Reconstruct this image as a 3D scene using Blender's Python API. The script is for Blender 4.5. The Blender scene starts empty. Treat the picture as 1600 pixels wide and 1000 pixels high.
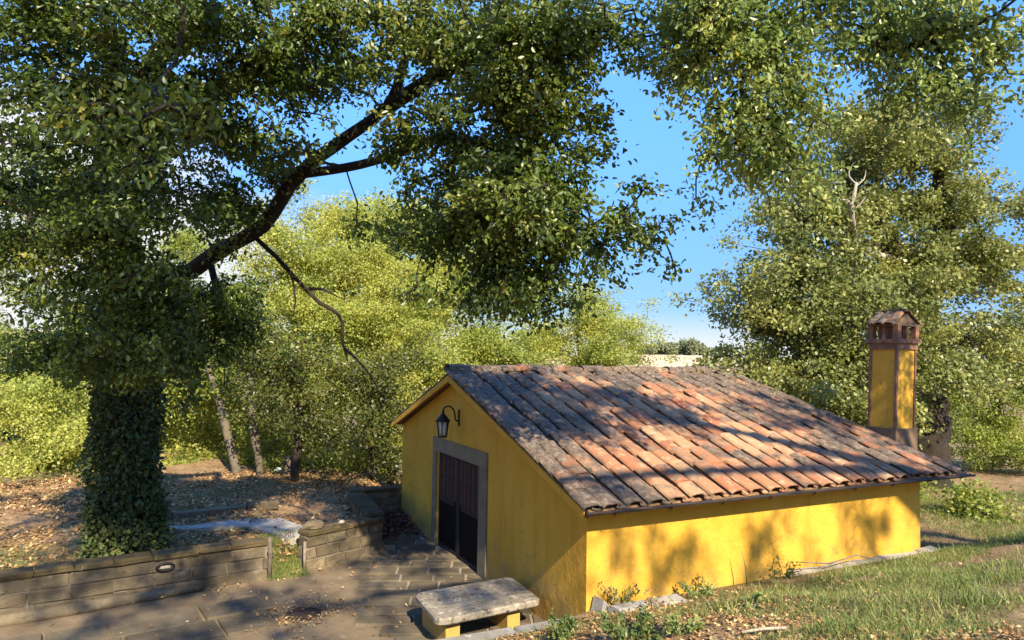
import bpy, math, random
import numpy as np
from mathutils import Vector, Matrix

random.seed(7)
rng = np.random.default_rng(11)
scene = bpy.context.scene
C = scene.collection
R = math.radians

# ------------------------------------------------------------------ camera
cd = bpy.data.cameras.new('camera')
cam = bpy.data.objects.new('camera', cd)
C.objects.link(cam)
_yaw, _pitch, _roll = 0.4630, 0.0480, 0.0160
_fw = Vector((math.sin(_yaw) * math.cos(_pitch), math.cos(_yaw) * math.cos(_pitch), math.sin(_pitch)))
_r = Vector((math.cos(_yaw), -math.sin(_yaw), 0))
_u = _r.cross(_fw)
_R = _r * math.cos(_roll) + _u * math.sin(_roll)
_U = -_r * math.sin(_roll) + _u * math.cos(_roll)
cam.matrix_world = Matrix(((_R.x, _U.x, -_fw.x, -5.509), (_R.y, _U.y, -_fw.y, -8.554), (_R.z, _U.z, -_fw.z, 4.179), (0, 0, 0, 1)))
cd.sensor_fit = 'HORIZONTAL'
cd.sensor_width = 36
cd.lens = 36 * 1100.35 / 1600
cd.clip_start = 0.05
cd.clip_end = 5000
scene.camera = cam

# ------------------------------------------------------------------ sky and sun
SUN_T = Vector((0.095, 1.0, -0.77)).normalized()         # the way the light travels
elev = math.asin(-SUN_T.z)
world = bpy.data.worlds.new('World')
scene.world = world
world.use_nodes = True
nt = world.node_tree
for n in list(nt.nodes):
    nt.nodes.remove(n)
def wn(t, **k):
    n = nt.nodes.new(t)
    for a, b in k.items():
        setattr(n, a, b)
    return n
out = wn('ShaderNodeOutputWorld')
bg = wn('ShaderNodeBackground')
sky = wn('ShaderNodeTexSky', sky_type='NISHITA', sun_disc=False)
sky.sun_elevation = elev
sky.sun_rotation = math.atan2(-SUN_T.x, -SUN_T.y)
sky.altitude = 600
sky.air_density = 1.0
sky.dust_density = 0.2
sky.ozone_density = 2.2
bg.inputs[1].default_value = 0.15
tc = wn('ShaderNodeTexCoord')
sep = wn('ShaderNodeSeparateXYZ')
nt.links.new(tc.outputs['Generated'], sep.inputs[0])
mp = wn('ShaderNodeMapping')
mp.inputs['Scale'].default_value = (2.2, 2.2, 6.5)
nt.links.new(tc.outputs['Generated'], mp.inputs[0])
nz = wn('ShaderNodeTexNoise')
nz.inputs['Scale'].default_value = 1.6
nz.inputs['Detail'].default_value = 7
nz.inputs['Roughness'].default_value = 0.55
nt.links.new(mp.outputs[0], nz.inputs[0])
def rng_node(src, a, b, c, d):
    n = wn('ShaderNodeMapRange', interpolation_type='SMOOTHSTEP')
    for i, v in ((1, a), (2, b), (3, c), (4, d)):
        n.inputs[i].default_value = v
    nt.links.new(src, n.inputs[0])
    return n.outputs[0]
def wmath(op, a, b):
    n = wn('ShaderNodeMath', operation=op)
    for i, v in enumerate((a, b)):
        if isinstance(v, (int, float)): n.inputs[i].default_value = v
        else: nt.links.new(v, n.inputs[i])
    return n.outputs[0]
# fair weather cloud banks low in the sky, thicker to the north, and a pale haze at the horizon
bank_ = wmath('ADD', nz.outputs[0], rng_node(sep.outputs[2], 0.05, 0.5, 0.12, -0.22))
bank_ = wmath('ADD', bank_, rng_node(sep.outputs[0], 0.0, 0.55, 0.08, -0.22))
clouds = rng_node(bank_, 0.5, 0.68, 0.0, 0.85)
hz_ = rng_node(sep.outputs[2], 0.0, 0.07, 0.8, 0.0)
cover = wmath('MAXIMUM', clouds, hz_)
hsv = wn('ShaderNodeHueSaturation')
hsv.inputs['Saturation'].default_value = 1.28
hsv.inputs['Value'].default_value = 1.0
hsv.inputs['Hue'].default_value = 0.511
nt.links.new(sky.outputs[0], hsv.inputs['Color'])
mixc = wn('ShaderNodeMix', data_type='RGBA')
mixc.inputs[7].default_value = (1.9, 1.85, 1.75, 1)
nt.links.new(cover, mixc.inputs[0])
lowsky = wn('ShaderNodeMix', data_type='RGBA')                     # clear pale blue towards the horizon
nt.links.new(rng_node(sep.outputs[2], 0.02, 0.75, 0.90, 0.0), lowsky.inputs[0])
nt.links.new(hsv.outputs[0], lowsky.inputs[6])
lowsky.inputs[7].default_value = (0.155, 0.56, 1.42, 1)
nt.links.new(lowsky.outputs[2], mixc.inputs[6])
nt.links.new(mixc.outputs[2], bg.inputs[0])
nt.links.new(bg.outputs[0], out.inputs[0])

sl = bpy.data.lights.new('sun', 'SUN')
sl.energy = 3.5
sl.angle = R(0.7)
sl.color = (1.0, 0.88, 0.68)
sun = bpy.data.objects.new('sun', sl)
C.objects.link(sun)
sun.rotation_euler = SUN_T.to_track_quat('-Z', 'Y').to_euler()
sun.location = (-4, -30, 26)

scene.view_settings.view_transform = 'Standard'
scene.view_settings.look = 'None'
scene.view_settings.gamma = 1
scene.view_settings.exposure = 1.9
scene.view_settings.use_curve_mapping = False
scene.render.engine = 'CYCLES'
scene.cycles.max_bounces = 8
scene.cycles.transparent_max_bounces = 4

# ------------------------------------------------------------------ object helpers
def tag(o, label=None, cat=None, group=None, kind=None):
    if label: o['label'] = label
    if cat: o['category'] = cat
    if group: o['group'] = group
    if kind: o['kind'] = kind
    return o

def link(name, me, parent=None, loc=None):
    o = bpy.data.objects.new(name, me)
    C.objects.link(o)
    if parent is not None:
        o.parent = parent
        if loc is None:                     # geometry written in world coordinates
            p, t = parent, Vector((0, 0, 0))
            while p is not None:
                t += p.location
                p = p.parent
            o.location = -t
    if loc is not None:
        o.location = loc
    return o

def thing(name, label, cat, loc=(0, 0, 0), group=None):
    o = bpy.data.objects.new(name, None)
    o.empty_display_size = 0.2
    C.objects.link(o)
    o.location = loc
    return tag(o, label, cat, group)

class MB:
    """collects boxes, bars, prisms and tubes of ONE part"""
    def __init__(s):
        s.v, s.f, s.sm = [], [], []
    def add(s, v, f, smooth=False):
        b = len(s.v)
        s.v += [tuple(p) for p in v]
        s.f += [tuple(i + b for i in q) for q in f]
        s.sm += [smooth] * len(f)
    def box(s, c, d, rz=0.0, ch=0.0, jit=0.0, rnd=None, rx=0.0):
        x, y, z = d[0] / 2, d[1] / 2, d[2] / 2
        rnd = rnd or random
        if ch <= 0:
            v = [(-x, -y, -z), (x, -y, -z), (x, y, -z), (-x, y, -z), (-x, -y, z), (x, -y, z), (x, y, z), (-x, y, z)]
            f = [(0, 3, 2, 1), (4, 5, 6, 7), (0, 1, 5, 4), (1, 2, 6, 5), (2, 3, 7, 6), (3, 0, 4, 7)]
        else:
            v, f = [], []
            for zz, k in ((-z, ch), (-z + ch, 0), (z - ch, 0), (z, ch)):
                for sx, sy in ((-1, -1), (1, -1), (1, 1), (-1, 1)):
                    v.append((sx * (x - k), sy * (y - k), zz))
            f.append((3, 2, 1, 0))
            for l in range(3):
                for i in range(4):
                    j = (i + 1) % 4
                    f.append((l * 4 + i, l * 4 + j, l * 4 + 4 + j, l * 4 + 4 + i))
            f.append((12, 13, 14, 15))
        ca, sa = math.cos(rz), math.sin(rz)
        cx, sx_ = math.cos(rx), math.sin(rx)
        o = []
        for p in v:
            px = p[0] + rnd.uniform(-jit, jit); py = p[1] + rnd.uniform(-jit, jit); pz = p[2] + rnd.uniform(-jit, jit) * 0.7
            py, pz = py * cx - pz * sx_, py * sx_ + pz * cx
            o.append((c[0] + px * ca - py * sa, c[1] + px * sa + py * ca, c[2] + pz))
        s.add(o, f)
        return s
    def tube(s, pts, radii, n=6, cap=True):
        pts = [Vector(p) for p in pts]
        if not hasattr(radii, '__len__'):
            radii = [radii] * len(pts)
        v, f = [], []
        prev = None
        for i, p in enumerate(pts):
            d = (pts[min(i + 1, len(pts) - 1)] - pts[max(i - 1, 0)])
            d = d.normalized() if d.length > 1e-9 else Vector((0, 0, 1))
            if prev is None:
                a = d.orthogonal().normalized()
            else:
                a = prev - d * prev.dot(d)
                a = a.normalized() if a.length > 1e-6 else d.orthogonal().normalized()
            prev = a
            b = d.cross(a)
            for k in range(n):
                t = 2 * math.pi * k / n
                v.append(p + (a * math.cos(t) + b * math.sin(t)) * radii[i])
        for i in range(len(pts) - 1):
            for k in range(n):
                k2 = (k + 1) % n
                f.append((i * n + k, i * n + k2, i * n + n + k2, i * n + n + k))
        if cap:
            f.append(tuple(range(n))[::-1])
            f.append(tuple((len(pts) - 1) * n + k for k in range(n)))
        s.add(v, f, True)
        return s
    def lathe(s, c, prof, n=12):
        v, f = [], []
        for r, z in prof:
            for k in range(n):
                t = 2 * math.pi * k / n
                v.append((c[0] + r * math.cos(t), c[1] + r * math.sin(t), c[2] + z))
        for i in range(len(prof) - 1):
            for k in range(n):
                k2 = (k + 1) % n
                f.append((i * n + k, i * n + k2, i * n + n + k2, i * n + n + k))
        f.append(tuple(range(n))[::-1])
        f.append(tuple((len(prof) - 1) * n + k for k in range(n)))
        s.add(v, f, True)
        return s
    def prism(s, poly, axis, a, b):
        """poly: 2D outline in the two other axes; extruded from a to b along axis (0 x, 1 y, 2 z)"""
        def P(p, t):
            return {0: (t, p[0], p[1]), 1: (p[0], t, p[1]), 2: (p[0], p[1], t)}[axis]
        n = len(poly)
        v = [P(p, a) for p in poly] + [P(p, b) for p in poly]
        f = [tuple(range(n))[::-1], tuple(range(n, 2 * n))]
        for i in range(n):
            j = (i + 1) % n
            f.append((i, j, j + n, i + n))
        s.add(v, f)
        return s
    def mesh(s, name):
        me = bpy.data.meshes.new(name)
        me.from_pydata(s.v, [], s.f)
        me.polygons.foreach_set('use_smooth', s.sm)
        me.validate()
        me.update()
        return me
    def build(s, name, mat, parent=None, loc=None):
        me = s.mesh(name)
        me.materials.append(mat)
        return link(name, me, parent, loc)

def quads(name, co, nper, mat, parent=None, rnd=None, tint=None, smooth=False):
    """one mesh of many quads: co (Q*4,3)."""
    me = bpy.data.meshes.new(name)
    nv = len(co); q = nv // 4
    me.vertices.add(nv)
    me.vertices.foreach_set('co', np.ascontiguousarray(co, dtype=np.float32).ravel())
    me.loops.add(nv)
    me.loops.foreach_set('vertex_index', np.arange(nv, dtype=np.int32))
    me.polygons.add(q)
    me.polygons.foreach_set('loop_start', np.arange(0, nv, 4, dtype=np.int32))
    if rnd is not None:
        a = me.attributes.new('rnd', 'FLOAT', 'FACE')
        a.data.foreach_set('value', np.ascontiguousarray(np.repeat(rnd, nper), dtype=np.float32))
    me.update(calc_edges=True)
    me.materials.append(mat)
    return link(name, me, parent)

# ------------------------------------------------------------------ materials
def new_mat(name):
    m = bpy.data.materials.new(name)
    m.use_nodes = True
    t = m.node_tree
    b = t.nodes['Principled BSDF']
    return m, t, b

def N(t, typ, **k):
    n = t.nodes.new(typ)
    for a, v in k.items():
        setattr(n, a, v)
    return n

def ramp(t, fac, stops):
    n = N(t, 'ShaderNodeValToRGB')
    e = n.color_ramp.elements
    while len(e) < len(stops):
        e.new(0.5)
    for el, (p, c) in zip(e, stops):
        el.position = p
        el.color = (*c, 1) if len(c) == 3 else c
    t.links.new(fac, n.inputs[0])
    return n.outputs[0]

def noise(t, co, scale, detail=5, rough=0.6, dist=0.0):
    n = N(t, 'ShaderNodeTexNoise')
    n.inputs['Scale'].default_value = scale
    n.inputs['Detail'].default_value = detail
    n.inputs['Roughness'].default_value = rough
    n.inputs['Distortion'].default_value = dist
    t.links.new(co, n.inputs['Vector'])
    return n.outputs['Fac']

def mixcol(t, fac, a, b, blend='MIX'):
    n = N(t, 'ShaderNodeMix', data_type='RGBA', blend_type=blend)
    for sock, v in ((n.inputs[0], fac), (n.inputs[6], a), (n.inputs[7], b)):
        if hasattr(v, 'is_linked') or hasattr(v, 'links'):
            t.links.new(v, sock)
        elif isinstance(v, (int, float)):
            sock.default_value = v
        else:
            sock.default_value = (*v, 1)
    return n.outputs[2]

def math_n(t, op, a, b=None, clamp=False):
    n = N(t, 'ShaderNodeMath', operation=op, use_clamp=clamp)
    for i, v in enumerate((a, b)):
        if v is None: continue
        if isinstance(v, (int, float)): n.inputs[i].default_value = v
        else: t.links.new(v, n.inputs[i])
    return n.outputs[0]

def step(t, v, a, b):
    n = N(t, 'ShaderNodeMapRange', interpolation_type='SMOOTHSTEP')
    t.links.new(v, n.inputs[0])
    n.inputs[1].default_value = a
    n.inputs[2].default_value = b
    return n.outputs[0]

def wpos(t):
    return N(t, 'ShaderNodeNewGeometry').outputs['Position']

def bump(t, b, height, strength, dist=0.02):
    n = N(t, 'ShaderNodeBump')
    n.inputs['Strength'].default_value = strength
    n.inputs['Distance'].default_value = dist
    t.links.new(height, n.inputs['Height'])
    t.links.new(n.outputs[0], b.inputs['Normal'])

def stone_mat(name, c0, c1, spot=None, spot2=None, scale=3.0, bs=0.5, rough=0.9, vary=0.35, spotlo=0.55, bd=0.02):
    """weathered stone: two tones, lichen spots, per-piece brightness"""
    m, t, b = new_mat(name)
    p = wpos(t)
    col = ramp(t, noise(t, p, scale, 8, 0.65), [(0.3, c0), (0.7, c1)])
    if spot:
        col = mixcol(t, step(t, noise(t, p, scale * 3.1, 8, 0.7, 0.4), spotlo, spotlo + 0.13), col, spot)
    if spot2:
        col = mixcol(t, step(t, noise(t, p, scale * 1.7, 6, 0.7, 0.2), spotlo + 0.02, spotlo + 0.16), col, spot2)
    if vary:
        r = N(t, 'ShaderNodeObjectInfo').outputs['Random']
        g = N(t, 'ShaderNodeMapRange')
        t.links.new(r, g.inputs[0]); g.inputs[3].default_value = 1 - vary; g.inputs[4].default_value = 1 + vary
        h = N(t, 'ShaderNodeHueSaturation')
        t.links.new(g.outputs[0], h.inputs['Value']); t.links.new(col, h.inputs['Color'])
        col = h.outputs[0]
    t.links.new(col, b.inputs['Base Color'])
    b.inputs['Roughness'].default_value = rough
    b.inputs['Specular IOR Level'].default_value = 0.25
    bump(t, b, noise(t, p, scale * 9, 8, 0.75), bs, bd)
    return m

def leaf_mat(name, stops, trans=0.35, rough=0.45, patch=0.0):
    m, t, b = new_mat(name)
    at = N(t, 'ShaderNodeAttribute', attribute_name='rnd')
    v = at.outputs['Fac']
    if patch:
        v = math_n(t, 'ADD', v, math_n(t, 'MULTIPLY', math_n(t, 'SUBTRACT', noise(t, wpos(t), patch, 2), 0.5), 0.9), True)
    col = ramp(t, v, stops)
    t.links.new(col, b.inputs['Base Color'])
    b.inputs['Roughness'].default_value = rough
    b.inputs['Specular IOR Level'].default_value = 0.5
    tr = N(t, 'ShaderNodeBsdfTranslucent')
    h = N(t, 'ShaderNodeHueSaturation')
    h.inputs['Saturation'].default_value = 1.1
    h.inputs['Value'].default_value = 1.5
    h.inputs['Hue'].default_value = 0.485
    t.links.new(col, h.inputs['Color'])
    t.links.new(h.outputs[0], tr.inputs[0])
    mx = N(t, 'ShaderNodeMixShader')
    mx.inputs[0].default_value = trans
    t.links.new(b.outputs[0], mx.inputs[1]); t.links.new(tr.outputs[0], mx.inputs[2])
    t.links.new(mx.outputs[0], t.nodes['Material Output'].inputs[0])
    return m

def plain(name, c, rough=0.6, metal=0.0, vary=0.0, sc=12, bs=0.15):
    m, t, b = new_mat(name)
    p = wpos(t)
    k = 0.55
    col = ramp(t, noise(t, p, sc, 6), [(0.3, tuple(x * k for x in c)), (0.7, tuple(min(1, x * 1.25) for x in c))])
    if vary:
        r = N(t, 'ShaderNodeObjectInfo').outputs['Random']
        g = N(t, 'ShaderNodeMapRange')
        t.links.new(r, g.inputs[0]); g.inputs[3].default_value = 1 - vary; g.inputs[4].default_value = 1 + vary
        h = N(t, 'ShaderNodeHueSaturation')
        t.links.new(g.outputs[0], h.inputs['Value']); t.links.new(col, h.inputs['Color'])
        col = h.outputs[0]
    t.links.new(col, b.inputs['Base Color'])
    b.inputs['Roughness'].default_value = rough
    b.inputs['Metallic'].default_value = metal
    bump(t, b, noise(t, p, sc * 4, 5), bs, 0.01)
    return m

# painted plaster of the house
def plaster_mat():
    m, t, b = new_mat('yellow_plaster')
    p = wpos(t)
    col = ramp(t, noise(t, p, 0.9, 6, 0.6), [(0.3, (0.52, 0.272, 0.024)), (0.7, (0.60, 0.338, 0.046))])
    sx = N(t, 'ShaderNodeSeparateXYZ'); t.links.new(p, sx.inputs[0])
    st = N(t, 'ShaderNodeMapping'); st.inputs['Scale'].default_value = (3.0, 3.0, 0.35); t.links.new(p, st.inputs[0])
    run = noise(t, st.outputs[0], 1.4, 6, 0.65)                        # faint vertical rain streaks
    col = mixcol(t, math_n(t, 'MULTIPLY', step(t, run, 0.48, 0.72), 0.6), col, (0.42, 0.21, 0.026))
    dirt = math_n(t, 'MULTIPLY', step(t, math_n(t, 'SUBTRACT', noise(t, p, 2.5, 6, 0.7), math_n(t, 'MULTIPLY', sx.outputs[2], 0.35)), 0.15, 0.5), 0.75)
    col = mixcol(t, dirt, col, (0.33, 0.21, 0.07))                     # splashed soil near the ground
    t.links.new(col, b.inputs['Base Color'])
    b.inputs['Roughness'].default_value = 0.85
    b.inputs['Specular IOR Level'].default_value = 0.2
    h = math_n(t, 'ADD', noise(t, p, 3.2, 4, 0.6, 0.3), math_n(t, 'MULTIPLY', noise(t, p, 26, 6, 0.7), 0.32))
    vor = N(t, 'ShaderNodeTexVoronoi', feature='DISTANCE_TO_EDGE'); vor.inputs['Scale'].default_value = 0.8
    wp = N(t, 'ShaderNodeVectorMath', operation='ADD'); t.links.new(p, wp.inputs[0])
    nn = N(t, 'ShaderNodeTexNoise'); nn.inputs['Scale'].default_value = 1.7; nn.inputs['Detail'].default_value = 6; t.links.new(p, nn.inputs[0]); t.links.new(nn.outputs['Color'], wp.inputs[1])
    t.links.new(wp.outputs[0], vor.inputs['Vector'])
    crack = math_n(t, 'MULTIPLY', math_n(t, 'SUBTRACT', 1.0, step(t, vor.outputs['Distance'], 0.0, 0.012)), step(t, noise(t, p, 0.6, 3), 0.50, 0.60))
    col2 = mixcol(t, math_n(t, 'MULTIPLY', crack, 0.45), col, (0.20, 0.12, 0.03))
    t.links.new(col2, b.inputs['Base Color'])
    bump(t, b, h, 0.6, 0.06)
    return m

def tile_mat(name='roof_terracotta'):
    m, t, b = new_mat(name)
    p = wpos(t)
    r = N(t, 'ShaderNodeObjectInfo').outputs['Random']
    base = ramp(t, r, [(0.0, (0.22, 0.090, 0.042)), (0.25, (0.31, 0.145, 0.068)), (0.5, (0.35, 0.205, 0.105)), (0.72, (0.31, 0.102, 0.044)), (1.0, (0.26, 0.145, 0.075))])
    fine = noise(t, p, 7.0, 8, 0.7)
    base = mixcol(t, step(t, fine, 0.47, 0.72), base, (0.45, 0.32, 0.19))      # pale bloom
    lich = noise(t, p, 1.05, 5, 0.62, 0.4)
    sx = N(t, 'ShaderNodeSeparateXYZ'); t.links.new(p, sx.inputs[0])
    # weathering: the verge columns by the gable, the ridge and the side under the trees have gone grey
    verge = math_n(t, 'SUBTRACT', 1.0, step(t, sx.outputs[0], 0.3, 1.3))
    top = step(t, sx.outputs[1], 2.7, 4.6)
    right = step(t, sx.outputs[0], 4.6, 6.6)
    w = math_n(t, 'ADD', math_n(t, 'ADD', math_n(t, 'MULTIPLY', verge, 0.20), math_n(t, 'MULTIPLY', top, 0.18)), math_n(t, 'MULTIPLY', right, 0.12))
    w = math_n(t, 'ADD', w, lich)
    w = math_n(t, 'ADD', w, math_n(t, 'MULTIPLY', math_n(t, 'SUBTRACT', r, 0.5), 0.10))
    grey = ramp(t, noise(t, p, 11, 8, 0.75), [(0.32, (0.050, 0.035, 0.025)), (0.52, (0.12, 0.088, 0.060)), (0.72, (0.31, 0.255, 0.185))])
    w2 = math_n(t, 'ADD', w, math_n(t, 'MULTIPLY', math_n(t, 'SUBTRACT', fine, 0.5), 0.45))
    col = mixcol(t, step(t, w2, 0.50, 0.66), base, grey)
    sp = step(t, noise(t, p, 26, 6, 0.75), 0.60, 0.68)
    col = mixcol(t, math_n(t, 'MULTIPLY', sp, 0.7), col, (0.055, 0.045, 0.038))
    t.links.new(col, b.inputs['Base Color'])
    b.inputs['Roughness'].default_value = 0.9
    b.inputs['Specular IOR Level'].default_value = 0.2
    bump(t, b, noise(t, p, 30, 8, 0.75), 0.55, 0.02)
    return m

M = {}
M['plaster'] = plaster_mat()
M['tile'] = tile_mat()
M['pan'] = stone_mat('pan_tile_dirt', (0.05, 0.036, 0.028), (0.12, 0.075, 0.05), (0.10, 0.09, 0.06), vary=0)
M['soffit'] = plain('brown_soffit_wood', (0.22, 0.12, 0.05), 0.8)
M['pietra'] = stone_mat('grey_sandstone', (0.145, 0.115, 0.072), (0.205, 0.168, 0.110), (0.27, 0.23, 0.165), scale=2.5, bs=0.25, vary=0.12, spotlo=0.62)
M['gate_wood'] = plain('dark_red_brown_wood', (0.040, 0.013, 0.007), 0.8, vary=0.4, sc=8)
M['gate_dark'] = plain('black_brown_sheet', (0.010, 0.007, 0.005), 0.9)
M['gate_dark'].node_tree.nodes['Principled BSDF'].inputs['Specular IOR Level'].default_value = 0.1
M['gate_frame'] = plain('black_brown_gate_frame', (0.017, 0.009, 0.006), 0.85)
M['iron'] = plain('black_iron', (0.018, 0.017, 0.016), 0.5, 0.6)
M['gutter'] = plain('dark_weathered_metal', (0.060, 0.042, 0.032), 0.5, 0.5, sc=5)
M['brick'] = plain('chimney_brown_brick', (0.21, 0.10, 0.055), 0.85, sc=9, bs=0.4)
M['mortar'] = stone_mat('chimney_base_render', (0.12, 0.075, 0.040), (0.19, 0.122, 0.070), (0.06, 0.045, 0.03), vary=0)
M['block'] = stone_mat('grey_brown_wall_block', (0.075, 0.058, 0.034), (0.155, 0.120, 0.072), (0.038, 0.034, 0.016), (0.25, 0.21, 0.145), scale=2.6, bs=0.8, vary=0.28, spotlo=0.58)
M['mortar_joint'] = stone_mat('old_wall_mortar', (0.10, 0.082, 0.058), (0.21, 0.178, 0.132), (0.05, 0.04, 0.028), vary=0)
M['mortar_bed'] = stone_mat('paving_mortar', (0.19, 0.155, 0.105), (0.30, 0.250, 0.180), (0.09, 0.07, 0.045), vary=0)
M['moss_cap'] = stone_mat('mossy_coping', (0.052, 0.042, 0.019), (0.115, 0.080, 0.034), (0.035, 0.034, 0.014), (0.26, 0.22, 0.16), scale=3.4, bs=0.9, vary=0.3, spotlo=0.60)
M['lichen_cap'] = stone_mat('lichen_grey_coping', (0.17, 0.155, 0.12), (0.27, 0.25, 0.20), (0.07, 0.065, 0.05), (0.40, 0.38, 0.33), scale=4.0, bs=0.8, vary=0.1, spotlo=0.56)
M['slab'] = stone_mat('lichen_stone_slab', (0.17, 0.140, 0.098), (0.30, 0.258, 0.19), (0.062, 0.047, 0.031), (0.43, 0.385, 0.30), scale=4.6, bs=0.8, vary=0, spotlo=0.51)
M['paver'] = stone_mat('grey_paving_stone', (0.072, 0.056, 0.033), (0.145, 0.114, 0.068), (0.045, 0.034, 0.020), (0.24, 0.195, 0.125), scale=2.2, bs=0.95, vary=0.25, spotlo=0.6)
M['yard'] = stone_mat('courtyard_grit', (0.115, 0.082, 0.045), (0.210, 0.154, 0.088), (0.150, 0.074, 0.028), (0.28, 0.220, 0.135), scale=1.3, bs=0.9, vary=0, spotlo=0.56)
M['concrete'] = stone_mat('pale_concrete', (0.25, 0.225, 0.18), (0.36, 0.33, 0.27), (0.16, 0.14, 0.105), scale=1.4, bs=0.3, vary=0)
M['rock'] = stone_mat('field_stone', (0.20, 0.18, 0.15), (0.36, 0.33, 0.27), (0.10, 0.09, 0.07), scale=4, bs=0.7, vary=0.2)
M['rust'] = plain('rusty_iron', (0.045, 0.028, 0.02), 0.8, 0.3)
M['white'] = plain('white_enamel', (0.75, 0.75, 0.72), 0.4)
M['wood'] = plain('grey_brown_post_wood', (0.16, 0.125, 0.09), 0.85, vary=0.3)
M['twig'] = plain('dry_twig', (0.34, 0.28, 0.20), 0.9)
M['bark'] = stone_mat('oak_bark', (0.024, 0.018, 0.013), (0.052, 0.040, 0.028), (0.014, 0.011, 0.008), (0.08, 0.075, 0.055), scale=5, bs=1.0, vary=0, spotlo=0.6, bd=0.05)
M['bark_pale'] = stone_mat('pale_bark', (0.075, 0.060, 0.038), (0.155, 0.128, 0.085), (0.045, 0.036, 0.025), scale=4, bs=0.8, vary=0.15)
M['bark_dead'] = stone_mat('bleached_dead_wood', (0.22, 0.185, 0.14), (0.36, 0.31, 0.24), (0.2, 0.17, 0.13), scale=5, bs=0.6, vary=0)
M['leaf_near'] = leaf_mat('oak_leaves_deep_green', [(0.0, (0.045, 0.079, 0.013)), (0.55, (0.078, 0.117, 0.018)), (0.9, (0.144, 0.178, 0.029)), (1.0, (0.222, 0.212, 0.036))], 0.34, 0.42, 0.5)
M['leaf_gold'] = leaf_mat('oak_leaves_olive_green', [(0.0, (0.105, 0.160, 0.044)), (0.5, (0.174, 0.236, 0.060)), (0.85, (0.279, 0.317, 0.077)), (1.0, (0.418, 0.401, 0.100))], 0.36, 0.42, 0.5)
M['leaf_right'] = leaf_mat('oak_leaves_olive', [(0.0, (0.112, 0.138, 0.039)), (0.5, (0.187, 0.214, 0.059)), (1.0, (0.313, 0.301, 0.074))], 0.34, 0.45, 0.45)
M['leaf_bright'] = leaf_mat('acacia_leaves_yellow_green', [(0.0, (0.198, 0.249, 0.052)), (0.5, (0.311, 0.346, 0.072)), (1.0, (0.469, 0.452, 0.100))], 0.48, 0.55, 0.35)
M['leaf_mid'] = leaf_mat('elm_leaves_mid_green', [(0.0, (0.119, 0.165, 0.026)), (0.5, (0.195, 0.240, 0.037)), (1.0, (0.329, 0.332, 0.049))], 0.36, 0.6, 0.4)
M['leaf_dark'] = leaf_mat('laurel_leaves_dark_green', [(0.0, (0.052, 0.066, 0.011)), (0.6, (0.090, 0.102, 0.017)), (1.0, (0.166, 0.150, 0.026))], 0.3, 0.45, 0.5)
M['leaf_far'] = leaf_mat('distant_tree_leaves', [(0.0, (0.14, 0.17, 0.085)), (1.0, (0.22, 0.24, 0.12))], 0.25, 0.8)
M['ivy'] = leaf_mat('ivy_leaves', [(0.0, (0.030, 0.050, 0.010)), (0.7, (0.054, 0.079, 0.015)), (1.0, (0.112, 0.120, 0.024))], 0.2, 0.65, 0.6)
M['litter'] = leaf_mat('fallen_oak_leaves', [(0.0, (0.138, 0.063, 0.019)), (0.45, (0.250, 0.134, 0.045)), (0.8, (0.375, 0.230, 0.090)), (1.0, (0.525, 0.396, 0.180))], 0.1, 0.8)
M['litter_red'] = leaf_mat('fallen_red_leaves', [(0.0, (0.055, 0.020, 0.013)), (0.7, (0.12, 0.042, 0.022)), (1.0, (0.22, 0.10, 0.05))], 0.1, 0.8)
M['grass'] = leaf_mat('bank_grass', [(0.0, (0.075, 0.112, 0.022)), (0.55, (0.133, 0.177, 0.034)), (0.85, (0.213, 0.228, 0.056)), (1.0, (0.362, 0.332, 0.120))], 0.3, 0.6, 0.5)
M['weed'] = leaf_mat('weed_leaves', [(0.0, (0.060, 0.098, 0.024)), (1.0, (0.15, 0.19, 0.048))], 0.35, 0.5)
M['weed_light'] = leaf_mat('light_weed_leaves', [(0.0, (0.14, 0.19, 0.045)), (1.0, (0.26, 0.30, 0.09))], 0.4, 0.5)

def ground_mat():
    m, t, b = new_mat('earth_and_litter')
    p = wpos(t)
    sx = N(t, 'ShaderNodeSeparateXYZ'); t.links.new(p, sx.inputs[0])
    soil = ramp(t, noise(t, p, 3.0, 8, 0.7), [(0.25, (0.13, 0.076, 0.036)), (0.5, (0.25, 0.160, 0.080)), (0.75, (0.37, 0.265, 0.150))])
    soil = mixcol(t, step(t, noise(t, p, 15, 8, 0.75), 0.5, 0.66), soil, (0.10, 0.05, 0.026))
    gr = ramp(t, noise(t, p, 9, 8, 0.7), [(0.3, (0.055, 0.062, 0.022)), (0.7, (0.12, 0.125, 0.04))])
    col = mixcol(t, math_n(t, 'MULTIPLY', step(t, noise(t, p, 0.55, 5, 0.6), 0.47, 0.62), 0.75), soil, gr)
    far = step(t, sx.outputs[1], 70, 100)
    field = ramp(t, noise(t, p, 0.05, 5, 0.6), [(0.3, (0.46, 0.35, 0.20)), (0.7, (0.56, 0.43, 0.25))])
    col = mixcol(t, far, col, field)
    t.links.new(col, b.inputs['Base Color'])
    b.inputs['Roughness'].default_value = 0.95
    b.inputs['Specular IOR Level'].default_value = 0.15
    bump(t, b, noise(t, p, 12, 8, 0.75), 0.7, 0.05)
    return m
M['ground'] = ground_mat()

# ------------------------------------------------------------------ terrain
def sm(a, b, x):
    t = np.clip((x - a) / (b - a), 0, 1)
    return t * t * (3 - 2 * t)

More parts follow.
